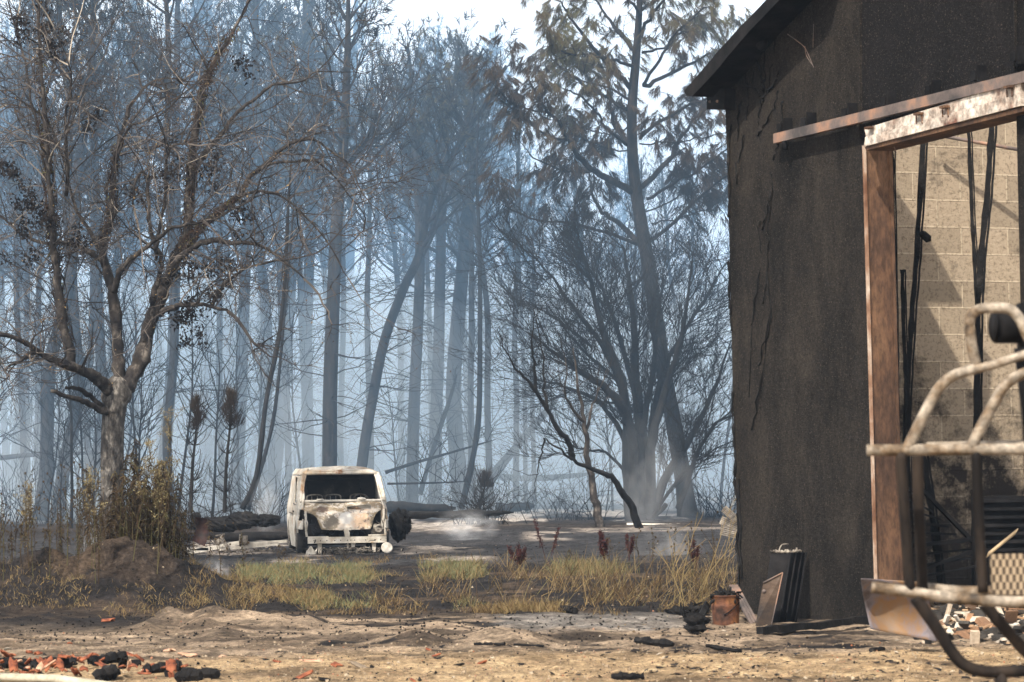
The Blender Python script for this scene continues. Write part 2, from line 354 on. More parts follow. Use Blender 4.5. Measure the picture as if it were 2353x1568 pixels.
def grow(mb, p, d, L, r, lvl, cf, tips, first=True):
    c = cf[lvl]; pts = path(p, d, L, c['seg'], c['wob'], c['trop']); k = len(pts)
    mb.tube(pts, np.linspace(r, max(r * c.get('taper', .35), .0022), k), n=c.get('n', 4), cap=False, tint=min(1, c.get('tint', .5) + random.uniform(-.35, .3) + (.3 if random.random() < .12 else 0)))
    if lvl == 0: tips.append((pts[-1], pts[-1] - pts[-2], pts)); return
    nc = c['kids']; nc = int(nc) + (random.random() < nc - int(nc))
    for _ in range(nc):
        t = random.uniform(c.get('t0', .25), 1.0) * (k - 1); i = min(int(t), k - 2); q = pts[i] + (pts[i + 1] - pts[i]) * (t - i)
        dd = pts[i + 1] - pts[i]; dd /= np.linalg.norm(dd); an = math.radians(random.uniform(*c['ang']))
        nd = dd * math.cos(an) + rnd_perp(dd) * math.sin(an) + np.array([0, 0, c.get('bias', 0)])
        grow(mb, q, nd, L * random.uniform(*c['len']), r * c.get('rr', .5), lvl - 1, cf, tips, False)
    if c.get('term', True):
        dd = pts[-1] - pts[-2]; grow(mb, pts[-1], dd, L * .6, r * c.get('taper', .35) * 1.0, lvl - 1, cf, tips, False)

def limb_path(pts, Y0, Y1):
    return smooth_path([P(x, y, Y0 + (Y1 - Y0) * i / max(len(pts) - 1, 1)) for i, (x, y) in enumerate(pts)])

# --- the big bare oak
def oak():
    Y = 55.0; base = on(255, 1283); t = empty('oak_tree', (M(255 - CX, Y), Y, gz(M(255 - CX, Y), Y)), 'big leafless oak with forked grey trunk and wide tangled twigs behind the weed mound', 'tree')
    tr = MB(); p = smooth_path([P(252, 1300, Y), P(256, 1220, Y), P(258, 1120, Y), P(258, 1020, Y), P(262, 950, Y), P(270, 900, Y)])
    rr = np.interp(np.linspace(0, 1, len(p)), [0, .1, .3, .7, 1], [.36, .28, .235, .22, .24])
    tr.tube(p, rr, 14)
    tr.blob(P(268, 905, Y), .27, 3, .25, 12, (1.1, .9, 1.2)); tr.build('trunk', MT['bark'], t)
    cb = MB(); cb.tube(limb_path([(268, 925), (275, 912), (270, 898)], Y - .27, Y - .3), [.02, .06, .07, .07, .07, .07, .06, .05, .02][:9], 8); 
    limbs = [
     ([(262, 915), (240, 885), (215, 862), (185, 850), (150, 838), (110, 822), (70, 795), (30, 775), (-30, 764)], .17, .05, Y - 2.2),
     ([(85, 805), (60, 820), (40, 832), (15, 845)], .06, .03, Y - 2.5),
     ([(165, 845), (160, 800), (142, 735), (131, 645), (122, 560), (118, 480), (112, 400), (105, 300), (92, 150), (85, -20)], .125, .04, Y - 1.2),
     ([(272, 905), (274, 860), (270, 800), (262, 700), (250, 640), (236, 590), (240, 540), (255, 500), (258, 440), (262, 380), (272, 330), (290, 270)], .17, .05, Y + .6),
     ([(232, 600), (205, 580), (180, 567), (150, 558), (110, 560), (60, 545), (5, 500)], .085, .03, Y + 1.5),
     ([(262, 670), (270, 640), (283, 612), (310, 590), (350, 560), (400, 522), (450, 515), (510, 495)], .085, .03, Y - 1.6),
     ([(278, 905), (300, 870), (320, 835), (335, 790), (345, 740), (368, 690), (385, 640), (405, 590), (428, 545), (436, 460), (440, 366), (456, 256), (472, 190), (490, 146), (531, 80), (571, 10)], .21, .045, Y + 1.2),
     ([(375, 655), (400, 610), (429, 579), (476, 553), (531, 557), (590, 562), (640, 590), (700, 640)], .10, .025, Y - 2),
     ([(368, 725), (385, 711), (410, 703), (440, 700), (495, 706), (527, 716)], .08, .04, Y - 1.6),
     ([(489, 702), (500, 680), (513, 656), (549, 627), (586, 609), (640, 600), (700, 590)], .05, .02, Y - 2.2),
     ([(425, 570), (445, 540), (476, 510), (510, 480), (549, 450), (575, 407), (607, 381), (666, 330), (721, 320), (758, 344), (800, 375)], .11, .02, Y + 1.0),
     ([(440, 400), (470, 350), (505, 311), (549, 256), (588, 227), (629, 194), (695, 187), (735, 160)], .075, .02, Y + 2.2),
     ([(607, 381), (680, 370), (730, 372), (790, 430), (840, 500)], .04, .015, Y + 1.6),
     ([(540, 455), (600, 440), (660, 460), (740, 540), (800, 640)], .045, .015, Y - 1.),
     ([(352, 735), (350, 690), (365, 640), (370, 600), (355, 560), (345, 520), (340, 450), (337, 410), (325, 395), (310, 430), (306, 470)], .075, .03, Y - .8),
     ([(357, 600), (365, 540), (380, 450), (385, 370), (395, 340), (430, 330)], .045, .02, Y - 1.5),
     ([(255, 500), (257, 430), (270, 370), (280, 330), (300, 290), (350, 270), (392, 235)], .05, .02, Y - .6),
     ([(150, 450), (155, 390), (150, 330), (152, 250), (165, 210), (160, 150), (120, 60)], .05, .015, Y - 2.2),
     ([(118, 400), (100, 330), (75, 250), (60, 150), (35, 60), (10, -20)], .05, .015, Y + .6),
     ([(235, 585), (200, 520), (170, 470), (140, 350), (100, 270), (30, 240), (-20, 250)], .05, .015, Y + 2),
     ([(265, 950), (240, 945), (215, 935), (190, 920), (157, 912), (121, 899)], .10, .055, Y - 1.2),
     ([(250, 945), (227, 927), (198, 905), (176, 892), (153, 891)], .085, .05, Y - .9)]
    lm = MB(); tw = MB(); tips = []
    cf = {0: dict(seg=4, wob=.30, trop=.0, n=3, tint=.42, taper=.4), 1: dict(seg=5, wob=.24, trop=.0, n=3, kids=5.2, ang=(30, 75), len=(.35, .6), rr=.55, tint=.5),
          2: dict(seg=6, wob=.20, trop=.0, n=4, kids=4.5, ang=(30, 70), len=(.35, .6), rr=.5, tint=.55)}
    for k, (pts, a, b, Y1) in enumerate(limbs):
        fy = Y if k in (0, 3, 6, 20, 21) else Y + (Y1 - Y) * .35
        q = limb_path(pts, fy, Y1); q = q + rng.normal(size=q.shape) * .012; q[0] -= rng.normal(size=3) * 0
        lm.tube(q, np.linspace(a * .82, b * .62, len(q)) * (1 + .10 * rng.normal(size=len(q))), 8, tint=.4)
        if k >= 20: continue
        L = np.linalg.norm(np.diff(q, axis=0), axis=1).sum()
        nt_ = int(L * (3.5 if k not in (6, 3) else 2.6) * (1.3 if k < 5 or k > 16 else 1))
        for _ in range(nt_):
            i = random.randint(int(len(q) * .22), len(q) - 2); d = q[i + 1] - q[i]; d /= np.linalg.norm(d); an = R_(random.uniform(35, 80))
            nd = d * math.cos(an) + rnd_perp(d) * math.sin(an) + np.array([0, 0, .12])
            grow(tw, q[i], nd, random.uniform(.8, 2.0) * (1.1 if k > 9 else 1), .017, 2, cf, tips)
        d = q[-1] - q[-2]; grow(tw, q[-1], d, 1.5, b, 2, cf, tips)
    lm.build('limbs', MT['limb'], t); tw.build('twigs', MT['twig'], t, smooth=False)
    lf = MB()
    tp = np.array([x[0] for x in tips]); print('oak tips', len(tp))
    # sparse dead leaves on all twigs, dark clumps in some places
    c = tp[rng.integers(0, len(tp), 4200)] + rng.normal(size=(4200, 3)) * .03
    lf.blades(c, rng.normal(size=(4200, 3)) + [0, 0, -.6], rng.uniform(.025, .055, 4200), .032, rng.uniform(.55, 1, 4200))
    for (x, y, s, n) in [(60, 470, 60, 14), (20, 400, 50, 8), (60, 560, 50, 6), (110, 500, 40, 6), (450, 630, 45, 9), (430, 720, 40, 9), (480, 690, 40, 8), (390, 400, 30, 5), (480, 400, 50, 9), (545, 480, 40, 7),
                         (40, 60, 35, 7), (110, 60, 30, 6), (130, 110, 30, 5), (205, 290, 25, 4), (570, 150, 30, 4), (440, 770, 22, 4), (500, 620, 40, 6), (180, 540, 40, 4), (350, 430, 40, 4)]:
        for _ in range(n):
            q = np.array(P(x + random.gauss(0, s * .5), y + random.gauss(0, s * .5), Y + random.uniform(-2.3, 1.5)))
            k = 26; lf.blades(q + rng.normal(size=(k, 3)) * .075, rng.normal(size=(k, 3)) + [0, 0, -1], rng.uniform(.05, .11, k), .055, rng.uniform(0, .35, k))
            tw.n
    lf.build('dead_leaves', MT['deadleaf'], t, smooth=False)
    iv = MB()
    for (k, i0, i1, n) in [(2, .1, .9, 1500), (6, .45, .95, 1300), (3, .5, .9, 500), (10, .0, .4, 400)]:
        q = limb_path(limbs[k][0], Y, limbs[k][3]); a = rng.uniform(i0, i1, n) * (len(q) - 1); ii = a.astype(int); c = q[ii] + (q[np.minimum(ii + 1, len(q) - 1)] - q[ii]) * (a - ii)[:, None]
        v = rng.normal(size=(n, 3)); v /= np.linalg.norm(v, axis=1)[:, None]
        iv.blades(c + v * .085, v + [0, 0, -.9], rng.uniform(.04, .12, n), .03, rng.uniform(0, .97, n))
        for _ in range(26):
            j = random.randint(int(i0 * len(q)), int(i1 * len(q)) - 6); seg = q[j:j + 6] + rnd_perp(np.array([0, 0, 1.0])) * .12 + rng.normal(size=(6, 3)) * .03
            iv.tube(seg, .008, 3, tint=.3)
    iv.build('climbing_ivy', MT['ivy'], t, smooth=False)
oak()

# --- the large scorched pine on the right
def tuft(mb, c, d, L, n, tint, wd=.006, droop=.35, spread=.55):
    c = np.asarray(c); d = np.asarray(d, float); d = d / (np.linalg.norm(d) + 1e-9)
    dirs = d + rng.normal(size=(n, 3)) * spread
    mb.blades(c + d * rng.uniform(-.5, .3, n)[:, None] * L, dirs, rng.uniform(.6, 1.1, n) * L, wd, np.clip(tint + rng.normal(size=n) * .1, 0, 1), droop, seg=2)
def big_pine():
    Y = 95.0; t = empty('scorched_pine', (M(1578 - CX, Y), Y, gz(M(1578 - CX, Y), Y)), 'tall dark pine with drooping brown and olive needle tufts beside the burnt building', 'tree')
    tr = MB(); q = limb_path([(1583, 1205), (1576, 1150), (1568, 1090), (1556, 1020), (1542, 940), (1524, 850), (1512, 760), (1500, 680), (1490, 610), (1478, 540), (1463, 450), (1455, 380), (1452, 300), (1454, 220), (1462, 130), (1468, 40), (1474, -70), (1478, -160)], Y, Y)
    rr = np.interp(np.linspace(0, 1, len(q)), [0, .03, .08, .5, .8, 1], [.56, .36, .29, .225, .15, .06]); tr.tube(q, rr, 14)
    tr.tube(limb_path([(1590, 1185), (1605, 1192), (1625, 1203)], Y, Y - 1), np.linspace(.25, .05, 9), 8)
    o3 = lambda x, y: (1091.5 + x / 2.73, y / 2.73)
    br = [([(1000, 1210), (870, 1140), (750, 1080), (650, 980), (590, 880), (540, 800), (460, 700), (380, 580), (310, 440)], .13, -3),
      ([(1030, 1525), (900, 1400), (800, 1330), (740, 1240), (720, 1120), (700, 1050)], .10, 2), ([(1030, 1535), (850, 1470), (600, 1410), (350, 1370), (190, 1300)], .07, -2.5),
      ([(960, 900), (870, 760), (850, 620), (830, 440), (810, 330)], .09, 2), ([(950, 905), (820, 800), (760, 700), (650, 600), (560, 560)], .06, -2), ([(720, 1080), (600, 1080), (480, 1050), (340, 970)], .04, -3),
      ([(590, 880), (430, 840), (290, 720), (160, 630)], .05, -3), ([(460, 700), (340, 690), (220, 640), (150, 560)], .04, -3),
      ([(1030, 870), (1150, 770), (1300, 680), (1450, 620), (1560, 560)], .07, -2), ([(1050, 1180), (1200, 1020), (1300, 850), (1400, 720), (1520, 600)], .10, 2.5), ([(1080, 1250), (1250, 1150), (1450, 1030), (1640, 900)], .06, -1.5),
      ([(1110, 1510), (1300, 1340), (1500, 1160), (1650, 1060)], .07, -2), ([(1060, 540), (1200, 480), (1350, 400), (1500, 330), (1620, 270)], .08, 2), ([(1030, 250), (1090, 120), (1180, 0), (1260, -120)], .08, -1),
      ([(1050, 530), (1160, 380), (1250, 220), (1350, 120), (1450, 40)], .06, -2), ([(980, 560), (850, 430), (700, 250), (600, 100), (520, 0)], .09, -2), ([(1000, 320), (900, 200), (800, 60), (720, -60)], .08, 1.5),
      ([(975, 700), (800, 600), (640, 500), (520, 400), (460, 340)], .07, 1), ([(1000, 420), (880, 380), (720, 350), (560, 330), (450, 250)], .06, -3), ([(1040, 100), (940, -20), (800, -100)], .06, -2), ([(1045, 60), (1200, -40), (1350, -140)], .06, 2),
      ([(1030, 900), (1200, 900), (1350, 880), (1500, 850)], .03, -3), ([(1020, 940), (860, 940), (740, 900), (640, 850)], .03, 3), ([(1100, 1400), (1250, 1380), (1400, 1330), (1560, 1250)], .03, 2),
      ([(1050, 340), (1180, 300), (1300, 200), (1420, 160)], .05, 3), ([(985, 640), (860, 560), (700, 520), (600, 470)], .05, 3.5), ([(970, 800), (880, 840), (760, 830), (650, 800)], .03, 3), ([(1050, 1330), (1180, 1290), (1330, 1200), (1480, 1120)], .03, 3)]
    bb = MB(); nd = MB(); tips = []
    cf = {0: dict(seg=4, wob=.22, trop=.09, n=3, taper=.6), 1: dict(seg=5, wob=.20, trop=.07, n=3, kids=3.2, ang=(25, 60), len=(.35, .65), rr=.6)}
    for pts, r, dy in br:
        q = smooth_path([P(*o3(x, y), Y + dy * (i / (len(pts) - 1)) ** .8) for i, (x, y) in enumerate(pts)]); q = q + rng.normal(size=q.shape) * .025
        q = q[np.argsort(np.arange(len(q)))]
        bb.tube(q, np.linspace(r, .022, len(q)), 6)
        L = np.linalg.norm(np.diff(q, axis=0), axis=1).sum()
        for _ in range(int(L * 2.6)):
            i = random.randint(int(len(q) * .25), len(q) - 2); d = q[i + 1] - q[i]; d /= np.linalg.norm(d); an = R_(random.uniform(30, 65))
            grow(bb, q[i], d * math.cos(an) + rnd_perp(d) * math.sin(an) + [0, 0, .15], random.uniform(.5, 1.3), .016, 1, cf, tips)
        grow(bb, q[-1], q[-1] - q[-2], .9, .018, 1, cf, tips)
    print('pine tips', len(tips))
    for p, d, pp in tips:
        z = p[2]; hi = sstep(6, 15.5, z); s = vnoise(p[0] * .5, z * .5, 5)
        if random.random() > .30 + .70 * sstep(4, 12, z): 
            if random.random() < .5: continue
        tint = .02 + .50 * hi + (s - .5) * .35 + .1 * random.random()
        k = 18 if z < 9 else 30
        for m_ in range(1 if z < 9.5 else 2):
            q = p + rng.normal(size=3) * (.0 if m_ == 0 else .12)
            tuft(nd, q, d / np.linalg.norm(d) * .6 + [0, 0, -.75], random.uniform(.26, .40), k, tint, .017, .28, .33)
    cn = MB()
    for (x, y) in [(300, 720), (395, 565), (510, 735), (720, 620), (1465 - 1091.5, 640), (735, 1180), (905, 910)]:
        q = P(*o3(x, y), Y - 2); cn.blob(q, .09, int(x), .2, 8, (1, 1, 1.5))
    tr.build('trunk', MT['pinebark'], t); bb.build('branches', MT['pinebark'], t); nd.build('needles', MT['needle'], t, smooth=False)
big_pine()

# --- many-stemmed burnt tree and the small bent ones in front of it
def stem_tree(name, label, Y, stems, rb, cf, twn, twL, mat, spread=1.2, tr0=.3):
    x0 = stems[0][0][0][0]; t = empty(name, (M(x0 - CX, Y), Y, gz(M(x0 - CX, Y), Y)), label, 'tree'); a = MB(); b = MB(); tips = []
    for k, (pts, r, dy) in enumerate(stems):
        q = smooth_path([P(x, y, Y + dy * (i / (len(pts) - 1))) for i, (x, y) in enumerate(pts)]); q = q + rng.normal(size=q.shape) * .02
        a.tube(q, np.linspace(r, r * .12, len(q)), 8); L = np.linalg.norm(np.diff(q, axis=0), axis=1).sum()
        for _ in range(int(L * twn)):
            i = random.randint(int(len(q) * tr0), len(q) - 2); d = q[i + 1] - q[i]; d /= np.linalg.norm(d); an = R_(random.uniform(20, 60))
            grow(b, q[i], d * math.cos(an) + rnd_perp(d) * math.sin(an) * spread, random.uniform(*twL), rb, max(cf), cf, tips)
    a.build('trunk', mat, t); b.build('branches', mat, t, smooth=False); return t
cfw = {0: dict(seg=4, wob=.12, trop=.10, n=3, taper=.4), 1: dict(seg=5, wob=.12, trop=.08, n=3, kids=6.5, ang=(18, 50), len=(.35, .65), rr=.6), 2: dict(seg=6, wob=.11, trop=.06, n=4, kids=7.5, ang=(20, 55), len=(.35, .6), rr=.55)}
stem_tree('burnt_willow', 'broad black burnt tree of many fanning stems in front of the leaning pine trunk', 91, [
    ([(1450, 1200), (1445, 1080), (1440, 950), (1420, 850), (1390, 780), (1370, 700), (1345, 600), (1330, 540)], .22, -1),
    ([(1472, 1205), (1475, 1080), (1470, 950), (1460, 850), (1458, 760), (1445, 640), (1430, 560)], .25, 1), ([(1490, 1205), (1495, 1080), (1500, 1000), (1530, 900), (1560, 800), (1580, 700), (1590, 600)], .20, -1),
    ([(1458, 1190), (1450, 980), (1400, 900), (1330, 850), (1280, 815), (1215, 765)], .20, -3), ([(1488, 1190), (1540, 1080), (1590, 1000), (1640, 900), (1680, 780)], .17, 1), ([(1497, 1180), (1500, 960), (1540, 820), (1620, 690), (1670, 600)], .14, 3),
    ([(1447, 1050), (1400, 950), (1330, 900), (1260, 880), (1200, 860)], .10, 2), ([(1445, 950), (1400, 820), (1330, 720), (1270, 640), (1210, 570)], .12, -2), ([(1470, 950), (1420, 760), (1370, 640), (1300, 560)], .10, 3),
    ([(1475, 1000), (1500, 850), (1515, 700), (1530, 580)], .12, 3), ([(1560, 1170), (1600, 1050), (1640, 980), (1700, 930)], .10, -2), ([(1530, 1160), (1500, 1190), (1560, 1100), (1600, 1060), (1690, 1010)], .08, -2),
    ([(1360, 800), (1290, 740), (1220, 700), (1180, 690)], .05, 2), ([(1440, 900), (1400, 860), (1300, 760), (1230, 660)], .07, 0), ([(1445, 1090), (1390, 1040), (1330, 1030), (1250, 1000)], .06, 2)], .022, cfw, 3.1, (1.0, 2.6), MT['charbark'], 1.0, .22)
cfb = {0: dict(seg=4, wob=.2, trop=.05, n=3, taper=.4), 1: dict(seg=5, wob=.18, trop=.03, n=3, kids=2.2, ang=(25, 60), len=(.35, .65), rr=.55)}
stem_tree('bent_sapling', 'thin pale brown forked tree standing in front of the burnt many-stemmed tree', 83, [
    ([(1382, 1222), (1372, 1170), (1362, 1120), (1352, 1060), (1345, 1000), (1335, 930), (1325, 870), (1318, 800)], .14, 0), ([(1345, 1000), (1360, 940), (1375, 900), (1400, 850)], .05, 1), ([(1340, 970), (1310, 930), (1300, 900), (1300, 840), (1285, 760)], .05, -1)], .015, cfb, 1.6, (.5, 1.3), MT['limb'], 1)
stem_tree('stooping_tree', 'black crooked leafless tree stooping left with two low bare limbs', 80, [
    ([(1472, 1228), (1455, 1170), (1430, 1130), (1405, 1097), (1377, 1085), (1335, 1068), (1311, 1055), (1282, 1030), (1249, 1006)], .12, -2),
    ([(1315, 1056), (1308, 1020), (1289, 993), (1256, 938), (1231, 901), (1205, 865), (1183, 846), (1157, 795), (1143, 755)], .085, -2), ([(1250, 1008), (1246, 1040), (1236, 1080), (1230, 1110), (1234, 1160)], .03, 0), ([(1231, 901), (1228, 830), (1222, 780), (1230, 700)], .05, -1), ([(1256, 938), (1250, 880), (1245, 800), (1225, 700)], .05, 1)], .014, cfb, 1.6, (.4, 1.2), MT['char'], 1)

# --- pines of the wood: traced trunks, procedural crowns
cfp = {0: dict(seg=3, wob=.10, trop=.16, n=3, taper=.5), 1: dict(seg=4, wob=.12, trop=.12, n=3, kids=2.6, ang=(25, 55), len=(.4, .7), rr=.6)}
def crown(bb, nd, q, r0, z0, dens=1.0, needles=.8, len0=3.4, dead=True):
    zs = q[:, 2]; H = zs[-1]; n = int((H - z0) * 3.1 * dens); tips = []
    for _ in range(n):
        f = random.random() ** .85; z = z0 + (H - z0) * f; i = int(np.searchsorted(zs, z)); i = min(max(i, 1), len(q) - 1); p = q[i - 1] + (q[i] - q[i - 1]) * ((z - zs[i - 1]) / (zs[i] - zs[i - 1] + 1e-6))
        a = random.uniform(0, 2 * math.pi); el = R_(random.uniform(5, 30) + 35 * f); L = len0 * (1 - .78 * f ** 1.6) * random.uniform(.6, 1.1)
        c = {2: dict(seg=6, wob=.09, trop=.10, n=4, kids=4.5, ang=(25, 55), len=(.28, .5), rr=.5)}; c.update(cfp)
        lv = 2 if L > 1.2 else 1
        grow(bb, p, (math.cos(a) * math.cos(el), math.sin(a) * math.cos(el), math.sin(el)), L, .04 + .05 * (1 - f), lv, c, tips)
    if dead:
        for _ in range(int(34 * dens)):
            z = random.uniform(.25, 1) * z0; i = min(max(int(np.searchsorted(zs, z)), 1), len(q) - 1); a = random.uniform(0, 6.28)
            grow(bb, q[i], (math.cos(a), math.sin(a), random.uniform(-.3, .4)), random.uniform(.8, 3.0), .026, 1, {0: dict(seg=3, wob=.2, trop=-.02, n=3, taper=.4), 1: dict(seg=5, wob=.15, trop=-.03, n=3, kids=2, ang=(25, 60), len=(.3, .5), rr=.5)}, [])
    for p, d, pp in tips:
        if random.random() > needles: continue
        tuft(nd, p, d, random.uniform(.26, .42), 10, random.uniform(0, .9), .032, .25, .5)
def wood_pine(pts, Y, wpx, label, top=None, z0f=.52, dens=1.0, group=None, needles=.8, len0=3.4, dead=True):
    x0, y0 = pts[0]; yb = 1075 + 11438 / Y; 
    if y0 < yb: 
        x1, y1 = pts[1]; xb = x0 + (x0 - x1) / max(y0 - y1, 1) * (yb - y0) * .7; pts = [(xb, yb + 6)] + list(pts)
    x, y = pts[-1]; xa, ya = pts[-2]; tp = -150 if top is None else top
    if y > tp + 30:
        sl = (x - xa) / min(ya - y, -1) * -1 if ya != y else 0; sl = (x - xa) / (ya - y); k = 4
        for j in range(1, k + 1):
            yy = y + (tp - y) * j / k; pts = list(pts) + [(x + sl * (y - yy) * .55 + random.gauss(0, 5), yy)]
    q = smooth_path([P(a, b, Y) for a, b in pts]); q[:, 1] += np.cumsum(rng.normal(size=len(q)) * .03)
    keep = np.concatenate([[True], np.diff(q[:, 2]) > .02]); q = q[keep]
    t = empty('pine_tree', (q[0][0], Y, gz(q[0][0], Y)), label, 'tree', group)
    rb = M(wpx, Y) / 2; H = q[-1][2]; rr = np.interp(q[:, 2] / H, [-.05, .0, .04, .5, .85, 1], [rb * 1.5, rb * 1.25, rb, rb * .82, rb * .45, .04])
    a = MB(); a.tube(q, rr, 12); a.build('trunk', MT['pinebark'], t)
    bb = MB(); nd = MB(); crown(bb, nd, q, rb, H * z0f, dens, needles, len0, dead); bb.build('branches', MT['pinebark'], t, smooth=False); nd.build('needles', MT['farneedle'], t, smooth=False)
    return t
WP = [
 ([(100, 1120), (106, 1080), (113, 847), (140, 740), (165, 600)], 100, 33, 'dark stout pine trunk near the left edge, left of the oak, leaning slightly right', None),
 ([(140, 1120), (155, 1040), (183, 900), (172, 760), (165, 627)], 102, 31, 'curved dark pine trunk bowing between the left edge and the oak trunk', None),
 ([(212, 1110), (222, 1050), (235, 975), (232, 800), (225, 650)], 106, 27, 'slim dark pine trunk just left of the oak trunk', None),
 ([(315, 1080), (318, 920), (314, 760), (311, 560)], 165, 24, 'pale blue pine trunk just right of the oak trunk', None),
 ([(372, 1100), (381, 1030), (396, 847), (402, 700), (405, 500)], 112, 29, 'blue grey pine trunk with smoke about its base, under the oak right limb', None),
 ([(436, 1080), (443, 1010), (447, 883), (458, 737), (470, 560)], 170, 20, 'thin pale pine trunk behind the first scorched sapling', None),
 ([(481, 1090), (480, 900), (470, 760), (462, 560)], 185, 15, 'very thin pale pine trunk between the two scorched saplings', None),
 ([(498, 1080), (510, 960), (516, 847), (509, 663), (494, 540)], 158, 30, 'broad pale pine trunk left of the second scorched sapling', None),
 ([(545, 1090), (550, 993), (560, 737), (566, 560), (575, 420)], 116, 30, 'blue grey pine trunk rising behind the second scorched sapling', None),
 ([(586, 1080), (590, 900), (586, 700), (590, 500)], 180, 17, 'slender faint pine trunk right of the second scorched sapling', None),
 ([(632, 1080), (645, 960), (655, 850), (668, 640), (680, 500)], 120, 32, 'pale pine trunk left of the van, wide at its hazy foot', None),
 ([(709, 1075), (706, 919), (705, 760), (712, 560)], 122, 29, 'pale straight pine trunk above the left end of the van roof', None),
 ([(758, 1080), (759, 919), (766, 700), (775, 500), (790, 320), (797, 160), (800, 20)], 98, 36, 'dark straight pine trunk rising right behind the van roof, its crown high against white sky', -60),
 ([(806, 1070), (806, 900), (800, 760), (806, 560)], 190, 24, 'faint pine trunk directly behind the van roof middle', None),
 ([(830, 1085), (843, 990), (856, 919), (885, 780), (930, 660), (962, 590), (985, 480), (1010, 420), (1045, 350), (1085, 285), (1120, 240)], 102, 26, 'long pine trunk leaning right from behind the van roof, crown forked like a V', 150),
 ([(868, 1090), (885, 1000), (912, 910), (935, 800)], 200, 20, 'pale pine trunk leaning right beside the van', 60),
 ([(947, 1120), (952, 919), (960, 750), (965, 600), (960, 440), (952, 330)], 107, 29, 'straight blue grey pine trunk right of the van, behind the leaning pole', 110),
 ([(1000, 1130), (1002, 960), (1008, 800), (1012, 600), (1018, 420), (1022, 330), (1040, 200)], 112, 30, 'straight pale pine trunk in the middle of the picture', 100),
 ([(1058, 1140), (1046, 1000), (1042, 880), (1052, 740), (1064, 600), (1076, 450)], 110, 38, 'thick pale pine trunk bowed left, above the fallen logs', 130),
 ([(920, 1090), (935, 940), (945, 800), (948, 700)], 175, 18, 'faint slim pine trunk between the van and the straight grey trunk', 90),
 ([(1128, 1120), (1124, 1000), (1118, 760), (1113, 517), (1120, 400)], 172, 26, 'faint broad pine trunk left of the black crooked tree', 120),
 ([(1190, 1110), (1180, 900), (1170, 700), (1165, 500)], 190, 22, 'faint pine trunk behind the tip of the black crooked tree', 230),
 ([(1336, 1165), (1335, 1080), (1333, 960), (1330, 800)], 150, 18, 'grey pine trunk behind the forked pale brown tree', 300),
 ([(30, 1120), (40, 1000), (52, 820), (60, 600)], 125, 22, 'dark pine trunk at the far left edge of the wood', None),
 ([(385, 300), (388, 180), (386, 60)], 100, 22, 'tall pine whose bare blue upper trunk stands between the oak crown halves', -220),
]
for pts, Y, wpx, lab, top in WP: 
    if pts[0][1] < 400: pts = [(392, 1150), (385, 1000), (402, 800), (398, 600), (386, 420)] + pts
    wood_pine(pts, Y, wpx, lab, top, needles=.75)
# fill: far pines whose crowns merge, copies of four builds
def region(what, x):
    for lim, wh in ((230, 'left of the oak trunk'), (330, 'just right of the oak trunk'), (480, 'behind the smaller scorched sapling'), (650, 'between the larger scorched sapling and the van'), (900, 'above the van roof'), (1060, 'behind the slanting pole'), (1250, 'left of the stooping tree'), (1450, 'behind the forked pale tree'), (9999, 'behind the scorched pine')):
        if x < lim: return what + ' in the smoke ' + wh, what + 's ' + wh
protos = []
for k in range(4):
    X = -30 + 4 * k; Yp = 150 + 6 * k; x0 = CX + FD * X / Yp
    protos.append(wood_pine([(x0, 1075 + 11438 / Yp), (x0 + random.gauss(0, 6), 900), (x0 + random.gauss(0, 12), 650), (x0 + random.gauss(0, 15), 400)], Yp, 17, 'pale pine far back in the smoke, its trunk faint behind nearer trunks', 10, .5, .72, 'faint pines deep in the smoke', .6, 3.2))
k = 0
for r_ in range(74):
    Y = random.uniform(104, 160) if r_ % 3 else random.uniform(160, 225); x = random.choice([random.uniform(-60, 900), random.uniform(-60, 700), random.uniform(-60, 900), random.uniform(900, 1230), random.uniform(1230, 1900)])
    top = 40 if x < 900 else (95 if x < 1200 else 330)
    Hn = 1.75 + (1075 - top) * Y / FD; Hp = 1.75 + (1075 - 10) * protos[r_ % 4].location.y / FD
    s = min(Hn / Hp, 1.35) * random.uniform(.86, 1.0); X = (x - CX) * Y / FD
    copy_tree(protos[r_ % 4], (X, Y, gz(X, Y)), random.uniform(0, 6.28), s, *region('slim pine', x))
# thin crowded undergrowth trees on the left and middle: bare saplings
cfs = {0: dict(seg=4, wob=.18, trop=.08, n=3, taper=.4), 1: dict(seg=5, wob=.15, trop=.08, n=3, kids=3.5, ang=(20, 50), len=(.3, .55), rr=.55), 2: dict(seg=7, wob=.08, trop=.05, n=5, kids=16, ang=(25, 60), len=(.22, .42), rr=.4, taper=.25)}
def bare_sapling(X, Y, H, r, lean, label, group=None, name='bare_sapling'):
    t = empty(name, (X, Y, gz(X, Y)), label, 'tree', group); b = MB(); tips = []
    grow(b, (X, Y, gz(X, Y) - .1), (lean, random.gauss(0, .08), 1), H, r, 2, cfs, tips); b.build('stem', MT['charbark'], t, smooth=False); return t
sp = [bare_sapling(-14 + i, 90 + i, random.uniform(6, 9), .06, random.gauss(0, .06), 'thin leafless sapling, blackened, in the tangle at the edge of the wood', 'thin bare saplings at the wood edge') for i in range(5)]
for i in range(56):
    Y = random.uniform(86, 150); x = random.choice([random.uniform(-40, 240), random.uniform(-40, 650), random.uniform(-40, 650), random.uniform(640, 1700)]); Y = max(Y, 105) if x > 420 else Y
    X = (x - CX) * Y / FD; copy_tree(sp[i % 5], (X, Y, gz(X, Y)), random.uniform(0, 6.28), random.uniform(.5, 1.25), *region('thin blackened sapling', x))
